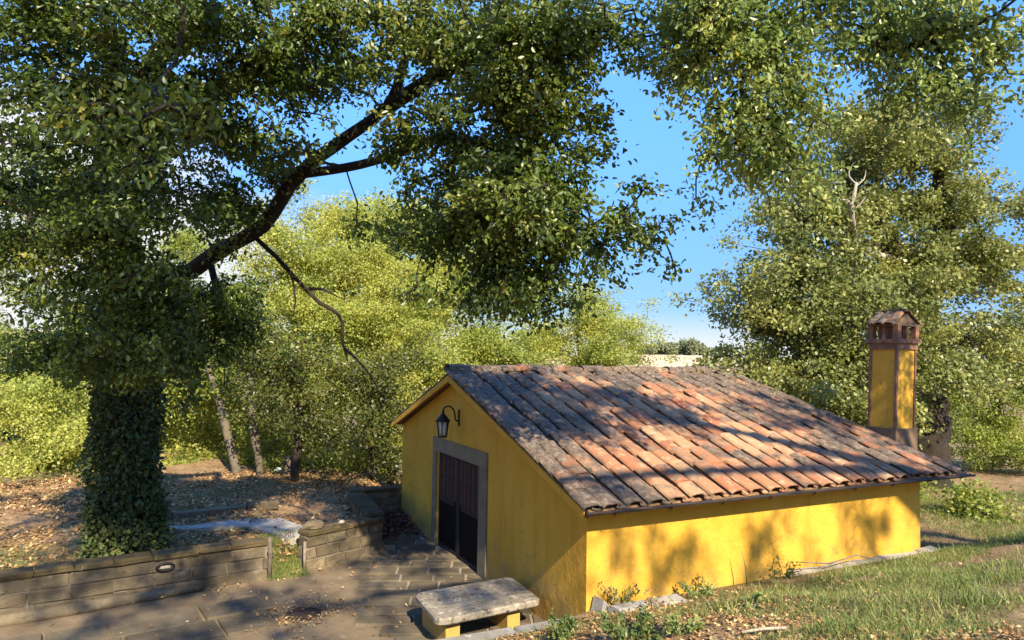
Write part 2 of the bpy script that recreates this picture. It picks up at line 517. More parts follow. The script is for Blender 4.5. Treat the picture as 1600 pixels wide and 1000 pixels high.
def wall1_y(x): return 4.76 + 0.1295 * (x + 6.41)
def wall2_y(x): return 5.40 + 0.389 * (x + 2.84)
_ph = rng.uniform(0, 6.28, 12)
def height(x, y, fine=True):
    x = np.asarray(x, float); y = np.asarray(y, float)
    wob = 0.045 * np.sin(x * 1.7 + _ph[0]) * np.sin(y * 1.4 + _ph[1]) + 0.03 * np.sin(x * 3.1 + y * 1.1 + _ph[2]) + 0.02 * np.sin(y * 4.3 - x * 2.2 + _ph[3])
    # raised bank on the camera's side
    bank = 0.50 + 0.10 * sm(-0.7, 0.2, x) + 0.235 * np.minimum(np.maximum(-y - 0.05, 0), 9.5) + wob * sm(0.0, 1.5, -y) 
    # back ground behind the low walls
    back = 0.42 + 0.02 * np.maximum(y - 6, 0) + wob * 0.9 * sm(6, 8, y)
    yb = np.where(x < -3.58, wall1_y(x) + 0.16, np.where(x < -2.86, 5.2, np.where(x < -1.15, wall2_y(x) + 0.16, 8.62)))
    edge = np.where((x >= -3.58) & (x < -2.86), sm(0, 1.3, y - yb), (y > yb) * 1.0)
    pocket = 0.16 * sm(6.3, 8.3, y) * (x > -1.15) * (x < 0.3)
    yard = -0.035 + pocket
    z = yard + (back - yard) * edge
    z = np.where((x > 0.25) & (y > -0.05), np.maximum(0.3, 0.55 - 0.02 * y), z)
    z = np.where(y < -0.05, bank, z)
    # valley and the stubble field across it
    s = (x + 5.5) * 0.63 + (y + 8.5) * 0.777
    dep = sm(24, 60, s) * -2.2
    rise = sm(70, 235, s) * (4.2 + 2.4 * np.exp(-(((x + 5.5) * 0.777 - (y + 8.5) * 0.63) / 70.0) ** 2))
    z = z + dep + rise
    return z

def axis(lo, hi, fa, fb, st):
    a = list(np.arange(fa, fb + 1e-6, st))
    v, d = fb, st
    while v < hi:
        d *= 1.22; v += d; a.append(v)
    v, d = fa, st
    while v > lo:
        d *= 1.22; v -= d; a.insert(0, v)
    return np.array(a)
gx = axis(-1600, 1800, -10, 10, 0.16)
gy = axis(-300, 2200, -9.5, 14, 0.16)
# snap a grid line on each side of the bank's step
gy = np.sort(np.append(gy, [-0.052, -0.048]))
GX, GY = np.meshgrid(gx, gy, indexing='ij')
GZ = height(GX, GY)
nx, ny = len(gx), len(gy)
me = bpy.data.meshes.new('ground')
v = np.stack([GX, GY, GZ], -1).reshape(-1, 3)
idx = np.arange(nx * ny).reshape(nx, ny)
fq = np.stack([idx[:-1, :-1], idx[1:, :-1], idx[1:, 1:], idx[:-1, 1:]], -1).reshape(-1, 4)
me.vertices.add(len(v)); me.vertices.foreach_set('co', v.astype(np.float32).ravel())
me.loops.add(fq.size); me.loops.foreach_set('vertex_index', fq.astype(np.int32).ravel())
me.polygons.add(len(fq)); me.polygons.foreach_set('loop_start', np.arange(0, fq.size, 4, dtype=np.int32))
me.update(calc_edges=True)
me.polygons.foreach_set('use_smooth', np.ones(len(fq), dtype=bool))
me.materials.append(M['ground'])
tag(link('ground', me), kind='structure')

# courtyard floor
yard = MB()
NYX = 40
pts_top = []
for xx in np.linspace(-9.8, 0.0, 60):
    ytop = wall1_y(xx) if xx < -3.6 else (5.55 if xx < -2.84 else (wall2_y(xx) if xx < -1.2 else 8.5))
    pts_top.append((xx, ytop))
vv, ff = [], []
for i, (xx, yt) in enumerate(pts_top):
    for j in range(NYX + 1):
        yy = -0.03 + (yt + 0.03) * j / NYX
        vv.append((xx, yy, 0.010 * math.sin(xx * 2.3 + 1) * math.sin(yy * 1.9) - 0.008 + (0.16 * float(sm(6.3, 8.3, yy)) if xx > -1.2 else 0)))
for i in range(len(pts_top) - 1):
    for j in range(NYX):
        a = i * (NYX + 1) + j
        ff.append((a, a + NYX + 1, a + NYX + 2, a + 1))
yard.add(vv, ff, True)
courtyard = tag(yard.build('courtyard_floor', M['yard']), kind='structure')

# paving stones: coursed slabs before the door, larger ones by the left wall
def lay(cx, cy, ang, rows, inside, L, D, seed, gap=0.035):
    rd = random.Random(seed)
    ca, sa = math.cos(ang), math.sin(ang)
    for r in range(-rows, rows):
        off = rd.uniform(0, L)
        u = -9 * L + off
        while u < 9 * L:
            l = L * rd.uniform(0.7, 1.3)
            uc, vc = u + l / 2, r * D + D / 2
            x, y = cx + uc * ca - vc * sa, cy + uc * sa + vc * ca
            if inside(x, y, l):
                zt = 0.16 * float(sm(6.3, 8.3, y)) if x > -1.2 else 0
                MB().box((x, y, zt + 0.006 + rd.uniform(-0.006, 0.012)), (l - gap, D - gap * rd.uniform(0.8, 1.3), 0.06), ang + rd.uniform(-0.015, 0.015), 0.012, 0.012, rd).build('paving_stone', M['paver'], courtyard)
            u += l
bed = MB()
for (xa, xb, ya, yb2) in ((-1.80, -0.02, 0.3, 4.9), (-1.15, -0.02, 4.901, 6.9)):
    nb = 8
    vv = [(xa + (xb - xa) * i / nb, ya + (yb2 - ya) * j / nb, 0.016 + (0.16 * float(sm(6.3, 8.3, ya + (yb2 - ya) * j / nb)) if xa > -1.2 else 0)) for i in range(nb + 1) for j in range(nb + 1)]
    bed.add(vv, [(i * 9 + j, i * 9 + 9 + j, i * 9 + 10 + j, i * 9 + j + 1) for i in range(nb) for j in range(nb)])
bed.build('mortar_bed', M['mortar_bed'], courtyard)
lay(-0.6, 4.0, -0.412, 14, lambda x, y, l: -2.55 + 0.10 * max(0, y - 4.5) + 0.12 * math.sin(y * 5.0) < x - 0.3 and x - l / 2 < -0.12 and 0.05 < y < 7.3 - (x < -1.0) * 1.2, 0.70, 0.41, 5, 0.05)
lay(-5.6, 3.2, 0.13, 4, lambda x, y, l: -8.6 < x < -4.1 and 1.4 < y < wall1_y(x) - 0.65, 1.05, 0.74, 9, 0.05)

# ------------------------------------------------------------------ house
W, L = 8.476, 7.42
H, HL, YP, HP = 2.02, 2.386, 4.909, 3.64
house = thing('yellow_house', 'low bright yellow house under a sloping terracotta tile roof', 'house', (3.7, 4.2, 0.5))
T = 0.32
fz = -0.25
g = MB()
g.prism([(0, fz), (0, H), (YP, HP), (W, HL), (W, fz), (5.95, fz), (5.95, 2.08), (3.70, 2.08), (3.70, fz)], 0, 0, T)
g.build('gable_wall', M['plaster'], house)
g = MB(); g.prism([(T, fz), (T, H + 0.09), (L, H + 0.09), (L, fz)], 1, 0.0, T)
g.build('long_wall', M['plaster'], house)
g = MB(); g.prism([(T, fz), (T, HL - 0.02), (L, HL - 0.02), (L, fz)], 1, W - T, W)
g.build('long_wall', M['plaster'], house)
g = MB(); g.prism([(T, fz), (T, H + 0.07), (YP, HP - 0.02), (W - T, HL + 0.05), (W - T, fz)], 0, L - T, L - 0.003)
g.build('gable_wall', M['plaster'], house)
MB().box((L / 2, W / 2, -0.02), (L - 0.7, W - 0.7, 0.06)).build('floor', M['yard'], house)

# roof deck (two slopes), verge bands
EY, EZ = -0.30, 1.985                   # eave edge of the deck
SL = (HP + 0.03 - EZ) / (YP - EY)
def roof_z(y): return EZ + SL * (y - EY)
XF, XR_top, XR_eave = -0.22, 7.62, 8.40
def edge_x(u, k):                       # k 0 eave .. 1 ridge, u 0..1 across
    return XF + u * ((XR_eave if k < 0.5 else XR_top) - XF) if k in (0, 1) else XF + u * (XR_eave + (XR_top - XR_eave) * k - XF)
roof = MB()
th = 0.07
A = [(XF, EY, EZ), (XR_eave, EY, EZ), (XR_top, YP, roof_z(YP)), (XF, YP, roof_z(YP))]
roof.add([(a, b, c) for a, b, c in A] + [(a, b, c + th) for a, b, c in A], [(3, 2, 1, 0), (4, 5, 6, 7), (0, 1, 5, 4), (1, 2, 6, 5), (3, 0, 4, 7)])
LYE = W + 0.25
LZE = HL - 0.04
B = [(XF, YP, roof_z(YP)), (XR_top, YP, roof_z(YP)), (XR_top, LYE, LZE), (XF, LYE, LZE)]
roof.add([(a, b, c) for a, b, c in B] + [(a, b, c + th) for a, b, c in B], [(3, 2, 1, 0), (4, 5, 6, 7), (1, 2, 6, 5), (2, 3, 7, 6), (3, 0, 4, 7)])
roof_o = roof.build('roof', M['soffit'], house)
# yellow verge bands along the gable rakes
vb = MB(); vb.prism([(EY + 0.02, EZ - 0.06), (YP, roof_z(YP) - 0.075), (YP, roof_z(YP) + 0.05), (EY + 0.02, EZ + 0.055)], 0, XF - 0.012, XF + 0.035)
vb.build('verge_band', M['plaster'], roof_o)
vb = MB(); vb.prism([(YP + 0.001, roof_z(YP) - 0.075), (LYE, LZE - 0.06), (LYE, LZE + 0.05), (YP + 0.001, roof_z(YP) + 0.05)], 0, XF - 0.012, XF + 0.035)
vb.build('verge_band', M['plaster'], roof_o)

NC = 22
NR = 12
slope_len = math.hypot(YP - EY, roof_z(YP) - EZ)
ang = math.atan(SL)
def roof_pt(u, k, up=0.0):
    y = EY - 0.06 + (YP + 0.06 - EY) * k
    x = XF + u * (XR_eave + (XR_top - XR_eave) * k - XF)
    z = roof_z(y) + th
    return Vector((x, y - up * math.sin(ang), z + up * math.cos(ang)))
def tile_mesh(w0, w1, ln, hgt, seed, seg=8, thick=0.016):
    """barrel tile: wide lower end at -y, narrow upper end at +y; lies along +y"""
    rd = random.Random(seed)
    m = MB()
    def arc(w, h, y, dz):
        o = []
        for i in range(seg + 1):
            t = math.pi * i / seg
            o.append((-w / 2 * math.cos(t) * (1 + rd.uniform(-.02, .02)), y + rd.uniform(-.006, .006), dz + h * math.sin(t) ** 0.85 + rd.uniform(-.003, .003)))
        return o
    a = arc(w0, hgt, 0, 0); b2 = arc((w0 + w1) / 2, hgt * 0.97, ln / 2, 0); c = arc(w1, hgt * 0.92, ln, 0)
    ai = [(x * (1 - 2 * thick / w0), y + 0.002, max(z - thick, -0.012)) for x, y, z in a]
    ci = [(x * (1 - 2 * thick / w1), y, max(z - thick, -0.012)) for x, y, z in c]
    n = seg + 1
    m.add(a + b2 + c, [(j * n + i, j * n + i + 1, (j + 1) * n + i + 1, (j + 1) * n + i) for j in range(2) for i in range(seg)], True)
    m.add(a + ai, [(i + 1, i, n + i, n + i + 1) for i in range(seg)])
    m.add(ai + ci, [(i + 1, i, n + i, n + i + 1) for i in range(seg)], True)
    me = m.mesh('roof_tile')
    me.materials.append(M['tile'])
    return me
TV = [tile_mesh(0.318 + 0.014 * (k % 3 - 1), 0.292, 0.56, 0.052 + 0.006 * (k % 2), k) for k in range(6)]
rd = random.Random(3)
roof_org = Vector(roof_o.location) + Vector(house.location)
def put_tile(x, y, z, rx, rz, name='roof_tile', meshes=TV):
    o = bpy.data.objects.new(name, meshes[rd.randrange(len(meshes))])
    C.objects.link(o)
    o.parent = roof_o
    o.location = Vector((x, y, z)) - roof_org
    o.rotation_euler = (rx, 0, rz)
    return o
fan = math.atan((XR_eave - XR_top) / slope_len)
def flip(me):
    m2 = me.copy(); m2.name = 'pan_tile'
    for v_ in m2.vertices: v_.co.z = -v_.co.z
    m2.flip_normals()
    return m2
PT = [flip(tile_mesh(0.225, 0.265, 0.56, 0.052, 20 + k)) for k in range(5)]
for c in range(NC):
    u = (c + 0.5) / NC
    cj = rd.uniform(-0.012, 0.012)
    off = rd.uniform(-0.03, 0.03)
    for r in range(NR):
        k = (r + off) / NR
        p = roof_pt(u - 0.5 / NC, k, 0.060 + rd.uniform(-0.004, 0.008)) if c else roof_pt(0.012, k, 0.062)
        put_tile(p.x + cj + rd.uniform(-0.012, 0.012), p.y + rd.uniform(-0.03, 0.03) - (0.07 if rd.random() < 0.06 else 0), p.z + rd.uniform(-0.004, 0.010), ang + 0.035 + rd.uniform(-0.015, 0.035), fan * u + rd.uniform(-0.05, 0.05))
        if c == NC - 1: continue
        p = roof_pt(u, k, 0.062 + rd.uniform(-0.004, 0.004))
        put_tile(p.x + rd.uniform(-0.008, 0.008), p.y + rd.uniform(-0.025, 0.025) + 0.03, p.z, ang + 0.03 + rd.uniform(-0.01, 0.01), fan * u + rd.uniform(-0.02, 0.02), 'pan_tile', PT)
# ridge tiles run along the ridge, and one column of the far slope shows at its edge
RT = [tile_mesh(0.36, 0.31, 0.50, 0.125, 40 + k) for k in range(3)]
x = XF - 0.03
while x < XR_top - 0.1:
    o = put_tile(x, YP + 0.02 + rd.uniform(-0.02, 0.02), roof_z(YP) + th + 0.075 + rd.uniform(-0.012, 0.02), rd.uniform(-0.05, 0.05), -math.pi / 2 + rd.uniform(-0.05, 0.05), 'ridge_tile', RT)
    x += 0.40
angL = math.atan((roof_z(YP) - LZE) / (LYE - YP))
sll = (LYE - YP) / math.cos(angL)
for c in range(4):
    for r in range(9):
        s = sll + 0.05 - (r + 1) * 0.46 + 0.46
        y = YP + s * math.cos(angL); z = roof_z(YP) + th - s * math.sin(angL) + 0.03
        put_tile(XF + 0.18 + c * 0.365, y, z, angL + 0.035, math.pi + rd.uniform(-0.02, 0.02))

# gutter with brackets
gt = MB()
GY0, GZ0, GR = EY - 0.085, EZ + 0.050, 0.052
vv, ff = [], []
gn = 7
for xx in (XF - 0.03, XR_eave + 0.05):
    for i in range(gn):
        t = math.pi + math.pi * i / (gn - 1)
        vv.append((xx, GY0 + GR * math.cos(t), GZ0 + GR * math.sin(t)))
    for i in range(gn):
        t = math.pi + math.pi * i / (gn - 1)
        vv.append((xx, GY0 + (GR - 0.008) * math.cos(t), GZ0 + 0.002 + (GR - 0.008) * math.sin(t)))
for i in range(gn - 1):
    ff.append((i, i + 1, 2 * gn + i + 1, 2 * gn + i))
    ff.append((gn + i + 1, gn + i, 3 * gn + i, 3 * gn + i + 1))
ff.append((0, 2 * gn, 3 * gn, gn)); ff.append((gn - 1, 2 * gn - 1, 4 * gn - 1, 3 * gn - 1))
ff.append(tuple(range(gn)))
gt.add(vv, ff, True)
gutter = gt.build('gutter', M['gutter'], house)
MB().tube([(XF - 0.035, GY0, GZ0 - 0.01), (XF - 0.02, GY0, GZ0 - 0.01)], 0.055, 10).build('end_cap', M['gutter'], gutter)
for k in range(9):
    xx = 0.2 + k * 0.98
    b = MB()
    b.tube([(xx, GY0 + (GR + .006) * math.cos(math.pi + math.pi * i / 6), GZ0 + (GR + .006) * math.sin(math.pi + math.pi * i / 6)) for i in range(7)], 0.008, 4)
    b.tube([(xx, GY0, GZ0 - GR - 0.004), (xx, GY0, GZ0 - GR - 0.035)], 0.007, 4)
    b.build('bracket', M['gutter'], gutter)

# stone door surround
JX = -0.035
frame = MB().prism([(3.37, 2.05), (6.23, 2.05), (6.23, 2.335), (3.37, 2.335)], 0, JX, 0.30).build('door_frame', M['pietra'], house)
MB().prism([(6.00, -0.08), (6.23, -0.08), (6.23, 2.048), (6.00, 2.048)], 0, JX + 0.002, 0.298).build('jamb', M['pietra'], frame)
MB().prism([(3.37, -0.08), (3.72, -0.08), (3.72, 2.048), (3.37, 2.048)], 0, JX + 0.002, 0.298).build('jamb', M['pietra'], frame)
MB().box((0.06, 4.825, 0.0), (0.30, 2.20, 0.05), 0, 0.01).build('threshold', M['pietra'], frame)

# double gate: dark lower panels, vertical slats above
for (ya, yb_) in ((3.73, 4.855), (4.875, 5.992)):
    gm = MB()
    ym = (ya + yb_) / 2; wd = yb_ - ya
    for yy in (ya + 0.035, yb_ - 0.035):
        gm.box((0.05, yy, 1.035), (0.05, 0.07, 2.02))
    for zz, hh in ((0.06, 0.10), (1.06, 0.10), (1.55, 0.05), (2.01, 0.07)):
        gm.box((0.05, ym, zz), (0.046, wd - 0.141, hh))
    leaf = gm.build('gate', M['gate_frame'], house)
    MB().box((0.055, ym, 0.56), (0.024, wd - 0.142, 0.898)).build('lower_panel', M['gate_dark'], leaf)
    ns = 9
    for i in range(ns):
        yy = ya + 0.075 + (i + 0.5) * (wd - 0.15) / ns
        sl_ = MB().box((0.046 if i % 2 else 0.038, yy, 1.535 - 0.02 * (i % 2)), (0.016, (wd - 0.15) / ns - 0.016, 0.93), 0, 0.004)
        sl_.build('slat', M['gate_wood'], leaf)
    MB().tube([(0.01, yb_ - 0.12 if ya < 4 else ya + 0.12, 1.02), (0.01, yb_ - 0.12 if ya < 4 else ya + 0.12, 1.14)], 0.012, 6).build('handle', M['iron'], leaf)

# chimney: part of the house
CT = 0.052                                # it leans a little
cx0, cy0, cw = 7.84, 0.78, 0.68
ccx, ccy = cx0 + cw / 2, cy0 + cw / 2
zb = roof_z(ccy) - 0.06
def lean(z): return (z - zb) * CT
def cbox(m, x0, x1, y0, y1, z0, z1):
    a, b = lean(z0), lean(z1)
    m.add([(x0 + a, y0, z0), (x1 + a, y0, z0), (x1 + a, y1, z0), (x0 + a, y1, z0), (x0 + b, y0, z1), (x1 + b, y0, z1), (x1 + b, y1, z1), (x0 + b, y1, z1)],
          [(0, 3, 2, 1), (4, 5, 6, 7), (0, 1, 5, 4), (1, 2, 6, 5), (2, 3, 7, 6), (3, 0, 4, 7)])
s = cw / 2 - 0.02
m = MB(); z1 = 2.78
cbox(m, ccx - s - 0.03, ccx + s + 0.03, ccy - s - 0.03, ccy + s + 0.03, zb - 0.15, z1)
chim = m.build('chimney', M['mortar'], house)
z2 = 4.40
m = MB(); cbox(m, ccx - s + 0.03, ccx + s - 0.03, ccy - s + 0.03, ccy + s - 0.03, z1, z2); m.build('shaft', M['plaster'], chim)
for sx, sy in ((-1, -1), (1, -1), (1, 1), (-1, 1)):
    m = MB(); ex, ey = ccx + sx * (s - 0.03), ccy + sy * (s - 0.03)
    cbox(m, ex - 0.026, ex + 0.026, ey - 0.026, ey + 0.026, z1 + 0.001, z2 - 0.001); m.build('corner_post', M['brick'], chim)
m = MB()
cbox(m, ccx - s - 0.01, ccx + s + 0.01, ccy - s - 0.01, ccy + s + 0.01, z2, z2 + 0.13)
m.build('corbel', M['brick'], chim)
m = MB(); cbox(m, ccx - s - 0.055, ccx + s + 0.055, ccy - s - 0.055, ccy + s + 0.055, z2 + 0.13, z2 + 0.21); m.build('corbel', M['brick'], chim)
z3 = z2 + 0.21; z4 = z3 + 0.27
for ix in (-1, 0, 1):
    for iy in (-1, 0, 1):
        if ix == 0 and iy == 0: continue
        m = MB(); px_, py_ = ccx + ix * (s - 0.035), ccy + iy * (s - 0.035)
        q = 0.055 if ix and iy else 0.035
        cbox(m, px_ - q, px_ + q, py_ - q, py_ + q, z3, z4); m.build('vent_pillar', M['brick'], chim)
m = MB(); cbox(m, ccx - s - 0.02, ccx + s + 0.02, ccy - s - 0.02, ccy + s + 0.02, z4, z4 + 0.035)
a = lean(z4)
m.prism([(ccx - s + a - 0.02, z4 + 0.036), (ccx + s + a + 0.02, z4 + 0.036), (ccx + a, z4 + 0.26)], 1, ccy - s + 0.02, ccy + s - 0.02)
m.build('cap_core', M['mortar'], chim)
CTV = [tile_mesh(0.235, 0.20, 0.44, 0.07, 60 + k, 6) for k in range(3)]
corg = Vector(chim.location) + Vector(house.location)
pa = math.atan2(0.26, s + 0.05)
for side in (-1, 1):
    for k in range(3):
        o = bpy.data.objects.new('cap_tile', CTV[k]); C.objects.link(o); o.parent = chim
        yy = ccy + (k - 1) * 0.215
        o.location = Vector((ccx + a + side * (s + 0.15), yy, z4 + 0.015)) - corg
        o.rotation_euler = (pa, 0, -math.pi / 2 if side < 0 else math.pi / 2)
# leaf litter and moss lying on the cap
MB().box((ccx + a, ccy, z4 + 0.325), (0.20, 0.62, 0.05), 0, 0.015, 0.02).build('cap_ridge', M['moss_cap'], chim)

# ------------------------------------------------------------------ wall lamp
lamp = thing('wall_lamp', 'black wrought iron lantern hanging from a curved bracket on the yellow gable', 'lamp', (0, 4.81, 2.85))
MB().box((-0.012, 4.81, 2.86), (0.022, 0.05, 0.34), 0, 0.004).build('wall_plate', M['iron'], lamp)
MB().tube([(-0.02, 4.81, 2.80), (-0.06, 4.81, 2.80), (-0.09, 4.81, 2.84), (-0.10, 4.81, 2.93), (-0.125, 4.81, 3.02), (-0.19, 4.81, 3.09), (-0.27, 4.81, 3.105), (-0.335, 4.81, 3.07), (-0.355, 4.81, 3.01)], 0.017, 6).build('bracket_arm', M['iron'], lamp)
lc = (-0.355, 4.81, 2.60)
m = MB(); m.lathe((lc[0], lc[1], lc[2] + 0.20), [(0.165, 0.0), (0.13, 0.05), (0.055, 0.13), (0.03, 0.16), (0.02, 0.20), (0.028, 0.215), (0.012, 0.235)], 6); m.build('lantern_roof', M['iron'], lamp)
m = MB()
for k in range(6):
    t = math.pi / 3 * k
    m.tube([(lc[0] + 0.085 * math.cos(t), lc[1] + 0.085 * math.sin(t), lc[2] - 0.10), (lc[0] + 0.125 * math.cos(t), lc[1] + 0.125 * math.sin(t), lc[2] + 0.20)], 0.011, 4)
m.lathe((lc[0], lc[1], lc[2] - 0.125), [(0.05, 0), (0.092, 0.006), (0.092, 0.03), (0.08, 0.032)], 6)
m.build('lantern_cage', M['iron'], lamp)
gm_, gt_, gb_ = new_mat('frosted_lantern_glass')
gb_.inputs['Base Color'].default_value = (0.42, 0.42, 0.40, 1); gb_.inputs['Roughness'].default_value = 0.25
m = MB(); m.lathe((lc[0], lc[1], lc[2] - 0.09), [(0.074, 0), (0.108, 0.285)], 6); m.build('glass_pane', gm_, lamp)

# ------------------------------------------------------------------ bench
bench = thing('stone_bench', 'lichen covered stone slab bench on two yellow plaster pedestals beside the house corner', 'bench', (-1.0, 1.3, 0))

def rounded(x0, x1, y0, y1, r, n=5, wob=0.0, seed=1):
    rr = random.Random(seed)
    o = []
    for cx, cy, a0 in ((x1 - r, y0 + r, -90), (x1 - r, y1 - r, 0), (x0 + r, y1 - r, 90), (x0 + r, y0 + r, 180)):
        for k in range(n):
            t = R(a0 + 90 * k / (n - 1))
            o.append((cx + r * math.cos(t) + rr.uniform(-wob, wob), cy + r * math.sin(t) + rr.uniform(-wob, wob)))
    return o
def slab_from(outl, z0, z1, ch):
    m = MB()
    n = len(outl)
    cx = sum(p[0] for p in outl) / n; cy = sum(p[1] for p in outl) / n
    def ring(k, z): return [(cx + (p[0] - cx) * k, cy + (p[1] - cy) * k, z) for p in outl]
    kk = 1 - ch / 0.7
    v = ring(kk, z0) + ring(1, z0 + ch) + ring(1, z1 - ch) + ring(kk, z1)
    f = [tuple(range(n))[::-1]]
    for l in range(3):
        for i in range(n):
            j = (i + 1) % n
            f.append((l * n + i, l * n + j, l * n + n + j, l * n + n + i))
    f.append(tuple(range(3 * n, 4 * n)))
    m.add(v, f)
    return m
sk = [(x + (y - 1.35) * 0.05, y + (x + 1.05) * 0.085) for x, y in rounded(-1.93, -0.20, 0.78, 1.96, 0.13, 5, 0.008)]
slab_from(sk, 0.40, 0.505, 0.022).build('slab', M['slab'], bench)
for px_ in (-1.675, -0.67):
    m = MB(); m.box((px_, 1.38 + (px_ + 1.05) * 0.08, 0.20), (0.215, 0.92, 0.398), 0.03, 0.012, 0.006); m.build('pedestal', M['plaster'], bench)

# ------------------------------------------------------------------ retaining coping by the bank
cop = thing('retaining_wall', 'low lichen grey coping wall edging the bank in front of the stone bench', 'wall', (-3, -0.2, 0.3))
MB().box((-4.95, -0.19, 0.17), (9.9, 0.26, 0.54)).build('wall_core', M['mortar_joint'], cop)
x = -9.9
rd2 = random.Random(21)
while x < -0.2:
    l = min(rd2.uniform(0.9, 1.35), -0.02 - x)
    MB().box((x + l / 2, -0.185 + rd2.uniform(-.015, .015), 0.495 + rd2.uniform(-.008, .008)), (l - 0.02, 0.37, 0.11), rd2.uniform(-.01, .01), 0.025, 0.012, rd2).build('coping_stone', M['lichen_cap'], cop)
    x += l

# ------------------------------------------------------------------ garden walls of concrete blocks
def block_wall(label, p0, p1, z0, z1, thick, courses, bl, cap_mat, cap_h, seed, cap_l=0.6, name='garden_wall', both=False, drop=None):
    rr = random.Random(seed)
    p0, p1 = Vector((*p0, 0)), Vector((*p1, 0))
    d = (p1 - p0); ln = d.length; d.normalize()
    nrm = Vector((d.y, -d.x, 0))                          # front side (right of travel)
    a = math.atan2(d.y, d.x)
    t = thing(name, label, 'wall', tuple((p0 + p1) / 2 + Vector((0, 0, z0))))
    mid = (p0 + p1) / 2 - nrm * (thick / 2)
    MB().box((mid.x, mid.y, (z0 + z1 - cap_h) / 2 - 0.05), (ln - 0.03, thick - 0.05, z1 - cap_h - z0 + 0.09), a).build('wall_core', M['mortar_joint'], t)
    ch = (z1 - cap_h - z0) / courses
    for r in range(courses):
        u = -bl * (0.5 if r % 2 else 0) - rr.uniform(0, 0.08)
        while u < ln - 0.02:
            l = bl * rr.uniform(0.88, 1.12)
            u0, u1 = max(u, 0), min(u + l, ln)
            if u1 - u0 > 0.06:
                c = p0 + d * ((u0 + u1) / 2) - nrm * (thick / 2) + nrm * rr.uniform(-0.006, 0.006)
                MB().box((c.x, c.y, z0 + ch * (r + 0.5)), (u1 - u0 - 0.016, thick, ch - 0.014), a + rr.uniform(-.015, .015), 0.018, 0.016, rr).build('block', M['block'], t)
            u += l
    u = 0
    while u < ln - 0.05:
        l = min(cap_l * rr.uniform(0.8, 1.25), ln - u)
        if ln - u - l < 0.15: l = ln - u
        c = p0 + d * (u + l / 2) - nrm * (thick / 2)
        MB().box((c.x, c.y, z1 - cap_h / 2 + rr.uniform(-.006, .006)), (l - 0.015, thick + 0.07, cap_h), a + rr.uniform(-.012, .012), 0.022, 0.012, rr).build('coping_stone', cap_mat, t)
        u += l
    return t
w1 = block_wall('long low block wall with brown mossy coping in front of the ivy trunk', (-9.7, 4.334), (-3.60, 5.124), -0.04, 0.70, 0.30, 3, 0.62, M['moss_cap'], 0.10, 3)
w2 = block_wall('short block wall with mossy coping beside the grassy gap and paved path', (-2.86, 5.392), (-1.16, 6.053), -0.04, 0.71, 0.30, 3, 0.48, M['moss_cap'], 0.10, 4)
w3 = block_wall('narrow mossy wall running back from the short block wall', (-1.17, 6.10), (-0.98, 8.42), 0.0, 0.80, 0.34, 3, 0.46, M['moss_cap'], 0.10, 5)
w4 = block_wall('small block wall meeting the far left corner of the yellow house', (-1.30, 8.50), (-0.01, 8.50), 0.02, 0.84, 0.26, 4, 0.40, M['moss_cap'], 0.09, 6)
# an oval spout opening in the long wall
m = MB()
oc = Vector((-5.29, wall1_y(-5.29) - 0.004, 0.47))
dv = Vector((0.992, 0.128, 0)); nv = Vector((0.128, -0.992, 0))
m.tube([oc + dv * (0.135 * math.cos(t)) + Vector((0, 0, 0.062 * math.sin(t))) + nv * 0.004 for t in np.linspace(0, 2 * math.pi, 17)], 0.022, 5, False)
spout = m.build('spout_ring', M['iron'], w1)
m = MB(); m.box(oc + nv * 0.004, (0.15, 0.02, 0.05), 0.128, 0.008); m.build('spout_plug', M['concrete'], spout)
# long stone strip at the foot of the wall
m = MB(); m.tube([(-8.6, wall1_y(-8.6) - 0.16, 0.05), (-7.2, wall1_y(-7.2) - 0.17, 0.05), (-6.3, wall1_y(-6.3) - 0.14, 0.055), (-5.4, wall1_y(-5.4) - 0.10, 0.06), (-4.7, wall1_y(-4.7) - 0.05, 0.05)], [0.10, 0.105, 0.10, 0.09, 0.06], 8)
tag(m.build('kerb_stone', M['block']), 'rounded stone kerb lying along the foot of the long low wall', 'kerb')
# rough rock on the end of the short wall
def rock(name, label, cat, c, r, mat, seed, sq=(1, 1, 0.6), group=None):
    rr = random.Random(seed)
    m = MB()
    n, rows = 9, 5
    v, f = [], []
    for j in range(rows + 1):
        ph = -math.pi / 2 + math.pi * j / rows
        for k in range(n):
            t = 2 * math.pi * k / n
            q = r * rr.uniform(0.8, 1.2)
            v.append((c[0] + q * sq[0] * math.cos(ph) * math.cos(t), c[1] + q * sq[1] * math.cos(ph) * math.sin(t), c[2] + q * sq[2] * math.sin(ph)))
    for j in range(rows):
        for k in range(n):
            k2 = (k + 1) % n
            f.append((j * n + k, j * n + k2, j * n + n + k2, j * n + n + k))
    m.add(v, f)
    return tag(m.build(name, mat), label, cat, group)
rock('rough_rock', 'lumpy dark lichen rock on the end of the short block wall', 'rock', (-2.70, 5.62, 0.76), 0.17, M['block'], 8, (1.25, 0.9, 0.6))
rock('white_stone', 'small white stone lying on the mossy coping of the short wall', 'stone', (-2.10, 5.83, 0.735), 0.06, M['concrete'], 9, (1.1, 0.8, 0.7))

